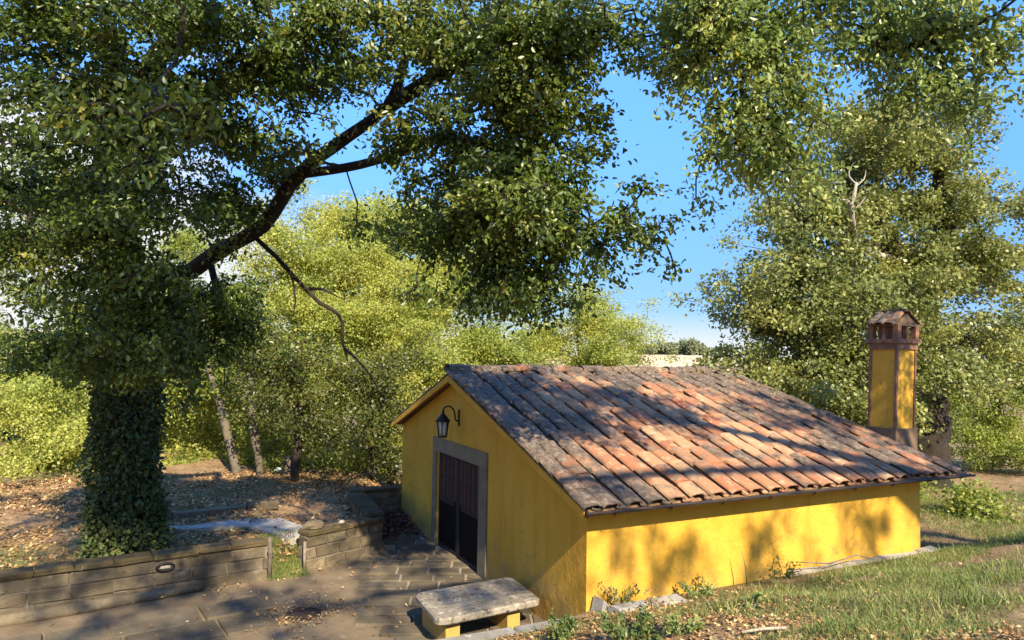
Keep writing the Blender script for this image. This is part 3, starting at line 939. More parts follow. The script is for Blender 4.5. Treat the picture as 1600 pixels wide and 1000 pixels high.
# posts by the gap, a leaning metal post
m = MB(); m.tube([(-3.56, 5.16, -0.05), (-3.55, 5.17, 0.45), (-3.57, 5.18, 0.74)], [0.045, 0.042, 0.036], 7)
tag(m.build('wooden_post', M['wood']), 'weathered wooden post at the right end of the long low wall', 'post')
m = MB(); m.tube([(-2.90, 5.33, -0.05), (-2.905, 5.33, 0.55)], [0.035, 0.03], 6)
tag(m.build('wooden_post', M['wood']), 'thin grey post against the left end of the short block wall', 'post')
m = MB(); m.box((-1.02, 8.24, 0.86), (0.05, 0.035, 0.34), 0.2, 0, 0, None, 0.25)
tag(m.build('metal_post', M['brick']), 'short reddish post leaning where the narrow wall meets the house wall', 'post')

# pale concrete path and low kerbs behind the long wall
def strip(pts, wid, up, thick):
    m = MB(); v, f = [], []
    for i, (x, y) in enumerate(pts):
        a = Vector(pts[max(i - 1, 0)]); b = Vector(pts[min(i + 1, len(pts) - 1)])
        d = (b - a).normalized(); n = Vector((-d.y, d.x)); w = wid[i] if hasattr(wid, '__len__') else wid
        z = float(height(x, y)) + up
        for sgn in (-1, 1):
            v.append((x + n.x * w / 2 * sgn, y + n.y * w / 2 * sgn, z)); v.append((x + n.x * w / 2 * sgn, y + n.y * w / 2 * sgn, z - thick))
    for i in range(len(pts) - 1):
        a = i * 4; b = a + 4
        f += [(a, b, b + 2, a + 2), (a + 1, a, a + 2 + 0, a + 3)[:0] or (a + 1, b + 1, b, a), (a + 2, b + 2, b + 3, a + 3)]
    e = (len(pts) - 1) * 4
    f += [(0, 2, 3, 1), (e, e + 1, e + 3, e + 2)]
    m.add(v, f)
    return m
tag(strip([(-2.75, 6.15), (-3.05, 6.75), (-3.35, 7.25), (-3.9, 7.6), (-4.8, 7.75), (-5.6, 7.75)], [0.75, 0.8, 0.85, 0.6, 0.30, 0.22], 0.05, 0.3).build('path', M['concrete']), kind='structure')
kb = thing('low_kerb', 'dark mossy low kerb row across the leafy ground behind the ivy trunk', 'kerb', (-5, 8.6, 0.4))
x = -6.4
while x < -3.3:
    l = rd2.uniform(0.5, 0.8)
    y = 8.75 - 0.05 * (x + 5)
    MB().box((x + l / 2, y, float(height(x, y)) + 0.06), (l - 0.02, 0.2, 0.20), rd2.uniform(-.05, .05), 0.02, 0.015, rd2).build('kerb_stone', M['block'], kb)
    x += l

# drain cover in the yard
dr = thing('drain_cover', 'round rusty drain cover ringed by fallen leaves in the paved yard', 'drain', (-3.31, 3.07, 0.0))
m = MB(); m.lathe((-3.31, 3.07, 0.0), [(0.27, 0), (0.27, 0.022), (0.23, 0.026), (0.23, 0.012), (0.02, 0.012)], 20); m.build('rim', M['rust'], dr)
for k in range(5):
    yy = -0.16 + 0.08 * k; hw = math.sqrt(0.225 ** 2 - yy * yy)
    MB().box((-3.31, 3.07 + yy, 0.018), (2 * hw - 0.01, 0.03, 0.012)).build('grate_bar', M['rust'], dr)

# stones at the foot of the house
tag(MB().box((0.62, -0.62, 0.74), (1.15, 0.30, 0.14), -0.02, 0.03, 0.02, None).build('flat_stone', M['rock']), 'long flat grey stone lying in the bank near the house corner', 'stone')
m = MB(); m.prism([(0.02, 0.50), (0.10, 0.80), (0.38, 0.56)], 1, -0.30, -0.05)
tag(m.build('corner_stone', M['rock']), 'wedge shaped stone set against the front corner of the house', 'stone')
ft = thing('footing_strip', 'rough stone footing along the bottom right of the long yellow wall', 'kerb', (5.8, -0.08, 0.55))
x = 3.9
while x < 7.3:
    l = rd2.uniform(0.4, 0.75)
    MB().box((x + l / 2, -0.12, 0.575 + rd2.uniform(-.02, .02)), (l - 0.03, 0.22, 0.14), rd2.uniform(-.05, .05), 0.025, 0.02, rd2).build('footing_stone', M['rock'], ft)
    x += l
# pipe and rail behind the far corner
m = MB(); m.tube([(7.45, 0.55, 1.88), (8.35, 0.50, 1.90)], 0.10, 10)
tag(m.build('timber_beam', M['bark_pale']), 'pale round timber beam behind the right end of the yellow house', 'beam')
rl = thing('metal_rail', 'thin pale rail crossing behind the right corner of the house', 'rail', (9, 1.2, 0.4))
MB().tube([(7.5, 1.0, 0.82), (8.75, 1.05, 0.84)], 0.022, 6).build('bar', M['concrete'], rl)
for xx in (7.9, 8.7): MB().tube([(xx, 1.02, 0.2), (xx, 1.02 + (xx - 7.5) * 0.01, 0.83)], 0.02, 6).build('rail_post', M['concrete'], rl)
m = MB()
for k in range(12): pass
# sticks on the bank
def stick(label, pts, r, mat):
    m = MB(); m.tube(pts, r, 5)
    return tag(m.build('stick', mat), label, 'stick')
def on(x, y, up=0.0): return (x, y, float(height(x, y)) + up)
stick('straight pale stick lying in the grass at the bottom of the bank', [on(0.02, -2.95, 0.06), on(0.25, -3.02, 0.07), on(0.50, -3.10, 0.06)], 0.018, M['twig'])
stick('crooked dry branch lying against the right end of the long wall', [on(3.9, -0.25, 0.22), on(4.6, -0.3, 0.12), on(5.3, -0.28, 0.18), on(5.7, -0.22, 0.07)], [0.008, 0.014, 0.012, 0.006], M['wood'])

# ------------------------------------------------------------------ plants and trees
def unit(a): return a / np.maximum(np.linalg.norm(a, axis=-1, keepdims=True), 1e-9)

def leaves(pos, size, tip, up_bias, width, four=True, lob=False, upv=None):
    """(n*8 or n*4, 3) quad corners of folded leaves"""
    n = len(pos)
    nr = rng.normal(size=(n, 3)); nr[:, 2] += up_bias
    nr = unit(nr)
    tp = tip + rng.normal(size=(n, 3)) * 0.6
    tp = unit(tp - nr * np.sum(tp * nr, -1, keepdims=True))
    sd = np.cross(nr, tp)
    s = (size * rng.uniform(0.5, 1.4, n))[:, None]
    w = s * width
    if four:
        base = pos; end = pos + tp * s
        fold = nr * s * 0.10
        r1 = pos + tp * s * 0.30 + sd * w * 0.40 + fold; r2 = pos + tp * s * 0.72 + sd * w * 0.46 + fold * 0.8
        l1 = pos + tp * s * 0.30 - sd * w * 0.40 + fold; l2 = pos + tp * s * 0.72 - sd * w * 0.46 + fold * 0.8
        end = end - nr * s * 0.12
        return np.stack([base, r1, r2, end, base, end, l2, l1], 1).reshape(-1, 3), 2
    r1 = pos + tp * s * 0.5 + sd * w * 0.5; l1 = pos + tp * s * 0.5 - sd * w * 0.5
    end = pos + tp * s - nr * s * 0.1
    return np.stack([pos, r1, end, l1], 1).reshape(-1, 3), 1

def resample(pts, step):
    o = [Vector(pts[0])]
    for a, b in zip(pts[:-1], pts[1:]):
        a, b = Vector(a), Vector(b)
        k = max(1, int((b - a).length / step))
        for i in range(1, k + 1):
            o.append(a.lerp(b, i / k))
    return o

def smooth_path(pts, rad, step=0.25, wob=0.03):
    """Catmull-Rom through the points; returns points and radii"""
    P = [Vector(p) for p in pts]
    if len(P) < 3:
        q = resample(P, step); return q, list(np.linspace(rad[0], rad[-1], len(q)))
    o, r = [], []
    for i in range(len(P) - 1):
        p0 = P[max(i - 1, 0)]; p1 = P[i]; p2 = P[i + 1]; p3 = P[min(i + 2, len(P) - 1)]
        k = max(2, int((p2 - p1).length / step))
        for j in range(k):
            t = j / k
            q = 0.5 * ((2 * p1) + (p2 - p0) * t + (2 * p0 - 5 * p1 + 4 * p2 - p3) * t * t + (3 * p1 - 3 * p2 + p3 - p0) * t ** 3)
            o.append(q + Vector(rng.uniform(-wob, wob, 3))); r.append(rad[i] + (rad[i + 1] - rad[i]) * t)
    o.append(P[-1]); r.append(rad[-1])
    return o, r

def tree(name, label, base, limbs, blobs, leafmat, barkmat, size=0.12, per=34, spread=0.30, width=0.62, four=True, tip_r=0.008, twigs=True, droop=0.4, up=0.7, group=None, shell=2.3, cat='tree', bare=(), n_limb=8, maxr=0.09, bough=0.30, bough_n=5.0):
    t = thing(name, label, cat, base, group)
    tr = MB()
    nodes = []; rads = []
    for pts, rad in limbs:
        q, r = smooth_path(pts, rad, 0.28, rad[-1] * 0.3)
        tr.tube(q, r, n_limb)
        if (pts, rad) not in bare:
            nodes += [tuple(p) for p in q]; rads += r
    tr.build('trunk', barkmat, t)
    # twig tips fill the crown's volumes
    cl = []
    for (bx, by, bz, rh, rv, n) in blobs:
        mb = max(1, int(n / bough_n))                    # boughs, each with its own bunch of twigs and air between them
        d = unit(rng.normal(size=(mb, 3))); u = rng.uniform(0, 1, mb) ** (1 / shell)
        bc = np.array([bx, by, bz]) + d * u[:, None] * np.array([rh, rh, rv])
        bsz = bough * rng.uniform(0.7, 1.35, mb)
        ib = rng.integers(0, mb, n)
        cl.append(bc[ib] + rng.normal(size=(n, 3)) * bsz[ib][:, None] * np.array([1, 1, 0.55]))
    cl = np.concatenate(cl)
    if len(nodes):
        NP = np.array(nodes)
        out_dir = unit(cl - NP[np.argmin(((cl[:, None, :] - NP[None, ::4, :]) ** 2).sum(-1), 1) * 4 if len(NP) > 4 else np.zeros(len(cl), int)])
    else:
        out_dir = unit(rng.normal(size=cl.shape))
    if twigs and len(nodes):
        bz = MB()
        sk = np.array(nodes)
        dmin = np.sqrt(((cl[:, None, :] - sk[None, :, :]) ** 2).sum(-1).min(1))
        order = np.argsort(dmin)
        mxn = len(nodes) + len(cl) * 3 + 5
        arr = np.zeros((mxn, 3)); arr[:len(nodes)] = sk
        par = [-1] * len(nodes); cnt = len(nodes); n0 = cnt
        for ci in order:
            p = cl[ci]
            dd = ((arr[:cnt] - p) ** 2).sum(1)
            k = int(np.argmin(dd))
            q = arr[k]; ln = math.sqrt(dd[k])
            last = k
            jit = rng.normal(size=(2, 3)) * ln * 0.09
            for w_, fr in enumerate((0.35, 0.7)):
                arr[cnt] = q + (p - q) * fr + jit[w_] + np.array([0, 0, 0.05 * ln]); par.append(last); last = cnt; cnt += 1
            arr[cnt] = p; par.append(last); cnt += 1
        load = np.zeros(cnt)
        ch = [[] for _ in range(cnt)]
        for i in range(cnt - 1, n0 - 1, -1):
            if load[i] == 0: load[i] = 1
            if par[i] >= n0: load[par[i]] += load[i]
        for i in range(n0, cnt): ch[par[i]].append(i)
        rr = np.minimum(tip_r * load ** 0.42, maxr)
        # chains
        for i in range(n0, cnt):
            pr = par[i]
            cont = [c for c in ch[pr]] if pr >= n0 else []
            if pr >= n0 and max(cont, key=lambda c: load[c]) == i: continue
            chain = [pr, i]
            while ch[chain[-1]]:
                chain.append(max(ch[chain[-1]], key=lambda c: load[c]))
            r_ = [min(rr[c] if c >= n0 else rr[chain[1]], rr[chain[1]]) for c in chain]
            bz.tube([arr[c] for c in chain], r_, 4 if rr[i] < 0.03 else 6, False)
        bz.build('branches', barkmat, t)
    n = len(cl) * per
    ii = np.repeat(np.arange(len(cl)), per)
    tip = out_dir[ii] * 0.7 + np.array([0, 0, -droop])
    off = out_dir[ii] * (rng.uniform(-1.3, 0.8, n) * spread)[:, None] + rng.normal(size=(n, 3)) * spread * 0.8 * np.array([1, 1, 0.62]) * (rng.uniform(0.55, 1.3, len(cl))[ii])[:, None]
    pos = cl[ii] + off
    co, npf = leaves(pos, np.full(n, size), tip, up, width, four)
    rv = np.clip(rng.uniform(0, 1, n) * 0.55 + rng.uniform(0, 0.5, len(cl))[ii], 0, 1)
    crown = quads('crown', co, npf, leafmat, t, rv)
    return t

def leaf_thing(name, label, cat, n, posf, size, mat, up=0.6, width=0.6, four=True, parent=None, tip=None, kind=None, group=None):
    pos = posf(n)
    tp = np.zeros((n, 3)) if tip is None else tip(pos)
    co, npf = leaves(pos, np.full(n, size), tp, up, width, four)
    o = quads(name, co, npf, mat, parent, rng.uniform(0, 1, n))
    if cat: tag(o, label, cat, group)
    if kind: tag(o, kind=kind)
    return o

# the big oak at the left, its limb sweeping over the yard
limbA = [
    ([(-5.92, 6.15, 0.2), (-5.98, 6.2, 2.2), (-6.06, 6.25, 4.2), (-6.10, 6.2, 5.3)], [0.50, 0.40, 0.36, 0.34]),
    ([(-6.02, 6.15, 4.5), (-5.73, 5.82, 5.29), (-5.19, 5.21, 5.48), (-4.62, 4.56, 5.88), (-4.03, 3.91, 6.28), (-3.57, 3.19, 7.06), (-2.96, 2.41, 7.57), (-2.50, 1.82, 7.95), (-2.37, 1.27, 8.71), (-2.13, 0.65, 9.73)], [0.25, 0.18, 0.155, 0.14, 0.128, 0.115, 0.10, 0.085, 0.065, 0.04]),
    ([(-3.53, 3.17, 7.06), (-3.01, 2.35, 7.04), (-2.53, 1.55, 7.09), (-1.97, 0.92, 7.29), (-1.38, 0.20, 7.00), (-0.92, -0.44, 6.35), (-0.53, -0.95, 5.87)], [0.085, 0.075, 0.065, 0.055, 0.045, 0.03, 0.012]),
    ([(-6.10, 6.2, 5.2), (-6.42, 5.20, 6.50), (-6.18, 4.12, 7.87), (-5.42, 2.78, 8.94), (-5.01, 1.63, 9.98)], [0.30, 0.24, 0.19, 0.14, 0.09]),
    ([(-2.50, 1.82, 7.95), (-1.99, 0.66, 8.19), (-1.45, -0.29, 8.39), (-0.90, -1.01, 8.38)], [0.12, 0.10, 0.07, 0.03]),
    ([(-6.28, 4.63, 7.48), (-4.97, 2.39, 7.84), (-4.13, 1.05, 8.34), (-3.75, 0.15, 9.04)], [0.2, 0.14, 0.10, 0.05]),
    ([(-5.01, 1.63, 9.98), (-5.2, -2.5, 8.8), (-4.2, -5.5, 9.4)], [0.12, 0.09, 0.05]),
]
bareA = [
    ([(-4.11, 4.07, 6.08), (-3.80, 3.82, 5.75), (-3.58, 3.62, 5.46), (-3.37, 3.42, 5.20), (-3.17, 3.22, 4.96), (-2.96, 3.12, 4.84), (-2.83, 3.06, 4.64), (-2.81, 3.07, 4.27), (-2.64, 2.89, 4.07), (-2.45, 2.81, 3.84), (-2.32, 2.75, 3.61)], [0.042, 0.040, 0.038, 0.037, 0.034, 0.032, 0.028, 0.025, 0.019, 0.013, 0.006]),
    ([(-3.37, 3.42, 5.20), (-3.11, 3.29, 5.20), (-2.88, 3.06, 5.05)], [0.03, 0.022, 0.008]),
    ([(-2.79, 3.06, 4.25), (-2.73, 3.05, 4.01)], [0.024, 0.008]),
    ([(-3.58, 3.62, 5.46), (-3.50, 3.60, 5.01), (-3.55, 3.64, 4.69)], [0.02, 0.014, 0.006]),
    ([(-5.43, 2.46, 6.76), (-5.30, 2.41, 6.40), (-5.20, 2.38, 6.09)], [0.012, 0.01, 0.005]),
]
blobA = [(-6.16, 1.62, 8.21, 0.98, 0.74, 70), (-5.14, 1.11, 8.23, 0.90, 0.65, 70), (-4.14, 0.95, 8.29, 0.93, 0.68, 75), (-3.16, 0.78, 8.53, 0.96, 0.70, 75), (-2.29, 0.14, 8.29, 0.94, 0.77, 85), (-1.61, -0.63, 7.88, 0.82, 0.74, 85), (-1.43, -0.91, 7.40, 0.48, 0.64, 52),
    (-1.67, -0.21, 6.99, 0.93, 0.76, 95), (-2.34, 0.68, 6.94, 0.71, 0.53, 45), (-1.39, -0.65, 6.25, 0.59, 0.70, 80), (-1.59, -0.18, 5.64, 0.72, 0.76, 85), (-1.17, -0.71, 5.39, 0.41, 0.53, 46), (-0.73, -1.18, 5.86, 0.34, 0.40, 26), (-0.84, -0.95, 6.79, 0.25, 0.29, 12), (-0.32, -1.49, 5.63, 0.19, 0.22, 9), (-0.57, -1.23, 5.30, 0.14, 0.18, 5),
    (-6.13, 1.66, 7.23, 0.65, 0.65, 60), (-5.31, 1.69, 7.38, 0.85, 0.43, 60), (-4.42, 1.80, 7.47, 0.81, 0.54, 52), (-3.82, 1.81, 7.95, 0.56, 0.51, 24), (-6.15, 1.74, 5.92, 0.61, 0.65, 60), (-6.18, 2.26, 4.89, 0.60, 0.77, 65), (-5.65, 2.67, 4.76, 0.55, 0.55, 40), (-4.96, 3.36, 6.33, 0.80, 0.35, 22), (-5.70, 2.74, 4.03, 0.73, 0.45, 50), (-4.80, 3.58, 4.95, 0.81, 0.41, 38),
    (-1.04, -0.94, 8.38, 0.57, 0.49, 50), (-0.54, -1.42, 8.42, 0.32, 0.28, 14), (-1.95, 0.64, 6.17, 0.67, 0.45, 32), (-1.33, -0.16, 4.89, 0.38, 0.43, 26), (-1.87, 0.43, 5.16, 0.35, 0.62, 24), (-2.93, 2.02, 8.39, 0.49, 0.39, 14), (-2.50, 1.92, 6.24, 0.39, 0.29, 5), (-3.73, 3.28, 6.87, 0.52, 0.29, 14),
    (-5.87, -1.77, 6.21, 0.33, 0.33, 9), (-5.31, -1.37, 6.07, 0.30, 0.24, 6),
    (-5.77, 3.75, 6.61, 0.70, 0.60, 50), (-4.18, 3.62, 6.78, 0.53, 0.42, 24), (-5.12, 4.13, 4.02, 0.63, 0.52, 36),
    (-5.05, 3.96, 4.33, 0.73, 0.47, 44), (-5.18, 3.83, 3.92, 0.56, 0.36, 22), (-4.37, 4.05, 4.67, 0.48, 0.38, 18), (-7.29, 4.51, 6.59, 0.90, 0.70, 60), (-7.55, 5.90, 3.97, 0.87, 0.76, 50), (-4.67, 2.71, 7.41, 0.58, 0.39, 24),
    (-7.17, 2.16, 7.62, 0.90, 1.31, 90), (-7.22, 2.76, 5.21, 0.77, 1.28, 70),
    (-4.0, -3.6, 8.9, 2.0, 1.2, 20), (-6.8, -2.8, 9.0, 2.4, 1.3, 60), (-3.6, -6.2, 9.6, 2.0, 1.2, 15), (-1.8, -4.6, 9.6, 1.6, 1.0, 34), (-5.6, 1.8, 9.6, 3.0, 1.0, 16), (-6.4, -5.2, 10.8, 2.4, 0.9, 95), (-5.8, -7.8, 9.9, 1.8, 0.7, 38), (-8.8, 1.5, 7.5, 2.2, 2.0, 60), (-7.6, -6.0, 9.8, 1.8, 1.0, 70), (-6.9, -3.6, 10.6, 1.6, 0.7, 40)]
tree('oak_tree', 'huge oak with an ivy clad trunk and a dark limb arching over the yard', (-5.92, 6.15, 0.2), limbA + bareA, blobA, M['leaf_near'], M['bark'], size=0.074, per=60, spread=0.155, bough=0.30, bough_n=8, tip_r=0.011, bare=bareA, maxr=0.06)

# ivy covering its trunk
def ivypos(n):
    z = rng.uniform(0.25, 5.0, n); th_ = rng.uniform(0, 2 * math.pi, n)
    flare = 0.50 - 0.07 * np.clip(z / 3, 0, 1) + 0.20 * np.exp(-z * 1.8) + 0.06 * np.sin(th_ * 3 + z * 2.3) + 0.05 * np.sin(th_ * 5 - z * 4.1) + np.abs(rng.normal(size=n)) * 0.07
    return np.stack([-5.93 - 0.03 * z + flare * np.cos(th_), 6.17 + flare * np.sin(th_), z + 0.1], -1)
iv = leaf_thing('ivy', 'dark green ivy thickly covering the big oak trunk', 'ivy', 17000, ivypos, 0.078, M['ivy'], 0.1, 0.85, True, tip=lambda p: np.stack([(p[:, 0] + 6) * 1.0, (p[:, 1] - 6.17) * 1.0, np.full(len(p), -1.1)], -1))

# oak standing behind the camera at the right, hanging into the top of the view
limbC = [
    ([(10.5, -13.5, 2.4), (10.2, -13.3, 5.5), (9.0, -12.2, 8.2), (5.6, -10.6, 10.2), (1.8, -7.6, 11.0)], [0.55, 0.45, 0.34, 0.22, 0.12]),
    ([(9.0, -12.2, 8.2), (7.4, -9.0, 9.8), (6.0, -6.5, 10.4)], [0.2, 0.12, 0.05]),
    ([(1.8, -7.6, 11.0), (1.0, -5.2, 9.9), (0.54, -2.64, 8.64), (0.31, -2.67, 7.22)], [0.11, 0.07, 0.045, 0.015]),
    ([(1.8, -7.6, 11.0), (2.6, -5.2, 9.8), (2.18, -3.25, 8.93), (2.15, -3.18, 7.86)], [0.14, 0.09, 0.05, 0.02]),
    ([(5.6, -10.6, 10.2), (2.4, -10.6, 10.6), (-1.0, -10.4, 10.6), (-4.0, -10.2, 10.4), (-6.4, -10.4, 10.2)], [0.15, 0.12, 0.09, 0.06, 0.03]),
]
blobC = [(-0.36, -1.95, 8.38, 0.31, 0.27, 16), (-0.09, -2.27, 7.66, 0.31, 0.31, 26), (0.16, -2.41, 7.96, 0.67, 0.45, 52), (0.49, -2.78, 7.59, 0.58, 0.51, 50), (0.26, -2.62, 6.82, 0.36, 0.35, 30), (0.89, -2.73, 7.04, 0.37, 0.41, 30), (0.20, -2.46, 6.41, 0.21, 0.24, 10), (0.84, -2.44, 6.38, 0.34, 0.31, 18), (1.28, -2.99, 8.32, 0.56, 0.26, 30), (2.15, -3.30, 8.15, 0.68, 0.41, 54), (2.61, -3.38, 7.52, 0.38, 0.38, 28), (1.28, -2.43, 6.21, 0.31, 0.31, 12), (2.90, -3.55, 7.79, 0.61, 0.76, 60), (0.53, -2.64, 8.79, 1.19, 0.45, 60),
    (0.9, -5.0, 10.6, 1.5, 0.5, 30), (6.2, -6.4, 9.6, 1.8, 1.2, 80), (2.6, -11.4, 9.9, 1.3, 0.8, 22), (4.8, -11.2, 9.8, 1.6, 0.9, 40), (7.4, -11.6, 9.6, 1.9, 1.0, 40), (0.2, -11.6, 10.2, 1.5, 0.8, 14), (7.4, -5.0, 9.0, 1.6, 1.2, 60), (7.0, -9.2, 9.6, 1.9, 1.2, 56), (-0.6, -8.6, 10.0, 2.2, 1.0, 24), (8.3, -8.8, 8.8, 1.9, 1.2, 50), (-2.6, -9.6, 10.2, 1.8, 0.8, 30), (-4.6, -10.4, 10.3, 1.9, 0.7, 36), (-1.4, -11.6, 10.6, 1.8, 0.7, 30), (-6.8, -10.6, 10.2, 1.9, 0.8, 36)]
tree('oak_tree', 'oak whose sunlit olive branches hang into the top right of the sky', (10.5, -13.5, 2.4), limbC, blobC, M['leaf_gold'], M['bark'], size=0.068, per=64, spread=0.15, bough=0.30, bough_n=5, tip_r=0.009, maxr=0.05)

# big oak behind the chimney
limbB = [
    ([(15.15, 4.87, -0.14), (15.12, 4.79, 1.48), (15.05, 4.72, 3.48), (14.30, 4.44, 5.35), (13.10, 4.38, 7.13), (11.72, 4.45, 8.28)], [0.66, 0.58, 0.50, 0.43, 0.32, 0.2]),
    ([(14.39, 4.41, 4.98), (11.89, 4.50, 5.80), (10.06, 4.86, 5.56), (8.47, 5.14, 4.83)], [0.22, 0.17, 0.12, 0.05]),
    ([(14.33, 4.42, 5.36), (14.39, 3.72, 7.52), (13.49, 3.49, 9.73)], [0.34, 0.25, 0.12]),
    ([(13.10, 4.38, 7.13), (10.60, 4.48, 7.64), (8.95, 4.72, 8.04)], [0.18, 0.12, 0.05]),
    ([(14.43, 4.54, 4.24), (11.52, 4.43, 4.21), (9.33, 4.87, 3.84)], [0.14, 0.10, 0.04]),
]
blobB = [(11.43, 4.52, 9.69, 1.59, 1.42, 90), (12.98, 4.26, 10.40, 1.45, 1.09, 70), (10.11, 4.48, 8.11, 1.11, 1.11, 70), (12.69, 4.08, 8.14, 1.60, 1.42, 95), (9.24, 4.77, 6.54, 1.35, 1.18, 85), (11.11, 4.29, 6.45, 1.55, 1.21, 90), (13.13, 3.84, 6.36, 1.24, 1.42, 75), (8.83, 5.04, 5.35, 0.93, 0.93, 62), (10.37, 4.52, 4.88, 1.54, 1.03, 85), (12.28, 4.02, 4.74, 1.22, 0.87, 55), (8.49, 5.49, 4.24, 0.68, 0.68, 40), (9.65, 4.94, 3.75, 1.54, 0.77, 70), (11.52, 4.25, 3.43, 1.38, 0.86, 60), (14.18, 4.32, 8.52, 1.49, 2.61, 90), (16.00, 3.39, 9.11, 1.86, 3.17, 140), (16.31, 3.45, 5.02, 1.86, 2.05, 110), (11.33, 4.84, 10.94, 0.72, 0.63, 20), (9.19, 4.73, 7.81, 0.54, 0.59, 18), (11.59, 4.70, 2.80, 1.06, 0.53, 28), (13.53, 3.24, 3.56, 0.86, 0.69, 30), (13.13, 3.07, 10.45, 1.04, 1.04, 50)]
oakB = tree('oak_tree', 'tall full oak with sunlit olive crown and dark trunk behind the chimney', (15.12, 4.79, 1.48), limbB, blobB, M['leaf_right'], M['bark'], size=0.10, per=130, spread=0.25, bough=0.60, bough_n=12, four=False, width=0.7, maxr=0.08)
m = MB()
q, r_ = smooth_path([(12.84, 4.29, 7.01), (10.78, 3.75, 7.13), (9.67, 3.15, 7.68), (9.58, 3.06, 8.13), (9.65, 3.00, 8.52)], [0.11, 0.09, 0.07, 0.055, 0.03], 0.15, 0.02)
m.tube(q, r_, 7)
for pts, rad in (([(9.58, 3.07, 8.00), (9.30, 3.09, 8.07), (9.13, 3.18, 8.05)], [0.04, 0.022, 0.007]), ([(9.64, 3.01, 8.47), (9.49, 3.08, 8.66), (9.51, 3.05, 8.88), (9.54, 2.92, 9.01)], [0.03, 0.02, 0.014, 0.004]), ([(9.65, 3.01, 8.44), (9.82, 2.92, 8.60), (9.94, 2.95, 8.85)], [0.03, 0.018, 0.005]), ([(9.59, 3.07, 7.81), (9.69, 2.90, 7.98), (9.77, 2.85, 8.14)], [0.03, 0.018, 0.005])):
    q, r_ = smooth_path(pts, rad, 0.10, 0.012); m.tube(q, r_, 6, False)
db = m.build('dead_branch', M['bark_dead'], oakB)
db['label'] = 'bleached dead forked branch'

# woodland behind the yard
def wood(label, base, top, blobs, mat, **k):
    b = Vector(base); tp = Vector(top)
    mid = b.lerp(tp, 0.5) + Vector((rng.uniform(-.3, .3), rng.uniform(-.3, .3), 0))
    lim = [([tuple(b), tuple(mid), tuple(tp)], [k.pop('r', 0.18), 0.13, 0.05])]
    n_ = k.pop('name', 'woodland_tree')
    bm_ = k.pop('bark', M['bark'])
    lim += k.pop('extra', [])
    k.setdefault('size', 0.085); k.setdefault('per', 190); k.setdefault('spread', 0.32); k.setdefault('bough', 0.5); k.setdefault('bough_n', 8); k.setdefault('four', False); k.setdefault('width', 0.7)
    return tree(n_, label, tuple(b), lim, blobs, mat, bm_, **k)
G = 'trees at the edge of the wood behind the yard'
wood('tall yellow green tree rising behind the gable of the house', (3.23, 17.54, -0.47), (2.96, 17.27, 7.13), [(3.00, 17.32, 5.91, 1.84, 1.47, 90), (1.85, 17.81, 7.36, 1.47, 1.23, 60), (4.16, 17.74, 8.02, 1.53, 1.15, 55), (1.26, 18.57, 9.15, 1.25, 1.12, 45), (2.33, 16.64, 3.95, 1.65, 1.42, 90), (1.01, 17.22, 5.34, 1.30, 1.42, 60), (4.89, 17.46, 6.51, 1.27, 1.27, 45), (3.14, 16.33, 2.07, 1.42, 1.18, 50), (4.01, 16.38, 3.49, 1.20, 0.96, 44), (3.35, 16.69, 3.96, 1.20, 0.96, 40)], M['leaf_bright'], group=G, r=0.22)
wood('bright yellow tree showing under the arching oak limb', (-0.87, 17.34, -0.18), (-1.54, 17.28, 7.07), [(-1.65, 17.31, 7.52, 1.36, 1.02, 48), (-0.44, 17.26, 7.61, 1.27, 1.16, 48), (-1.97, 17.01, 5.67, 1.45, 1.22, 70), (-0.29, 17.66, 9.33, 1.06, 0.83, 34), (-0.54, 16.35, 4.81, 1.34, 1.11, 60), (-2.72, 18.87, 9.29, 1.18, 0.95, 30), (-0.97, 16.10, 3.04, 1.42, 1.20, 70)], M['leaf_bright'], group=G)
wood('mid green tree right behind the roof ridge, left of the sky gap', (10.50, 17.24, 0.22), (10.31, 17.04, 5.67), [(10.31, 17.04, 5.67, 1.64, 1.23, 60), (11.54, 16.44, 5.42, 1.23, 1.23, 50), (9.37, 17.57, 4.56, 1.64, 1.09, 60), (11.06, 16.19, 4.05, 1.61, 0.80, 55), (12.44, 16.06, 4.07, 0.68, 0.68, 16), (11.04, 17.19, 6.53, 1.11, 0.55, 24)], M['leaf_bright'], group=G, r=0.2)
wood('green tree standing behind the ridge between the gable and sky gap', (6.25, 17.11, 0.43), (5.95, 16.98, 5.51), [(5.75, 17.12, 4.74, 1.27, 1.02, 50), (6.58, 16.75, 3.99, 1.53, 0.89, 50), (5.03, 16.98, 3.72, 1.25, 0.75, 36), (7.50, 16.31, 3.76, 1.02, 0.64, 26)], M['leaf_mid'], group=G)
wood('pale trunked tree leaning left at the wood edge', (-3.34, 13.39, 0.44), (-4.24, 14.77, 3.90), [(-3.99, 16.44, 3.88, 1.57, 1.05, 60), (-5.08, 17.03, 3.02, 1.46, 1.25, 50), (-2.96, 15.74, 3.28, 1.04, 0.83, 28), (-4.70, 16.43, 2.23, 0.82, 0.62, 16)], M['leaf_mid'], group=G, r=0.13, bark=M['bark_pale'])
wood('slim pale trunked tree right of the leaning one', (-2.76, 12.87, 0.55), (-3.00, 13.70, 3.92), [(-2.56, 15.07, 3.50, 1.22, 1.02, 50), (-2.05, 14.41, 2.73, 0.90, 0.80, 26)], M['leaf_mid'], group=G, r=0.10, bark=M['bark_pale'])
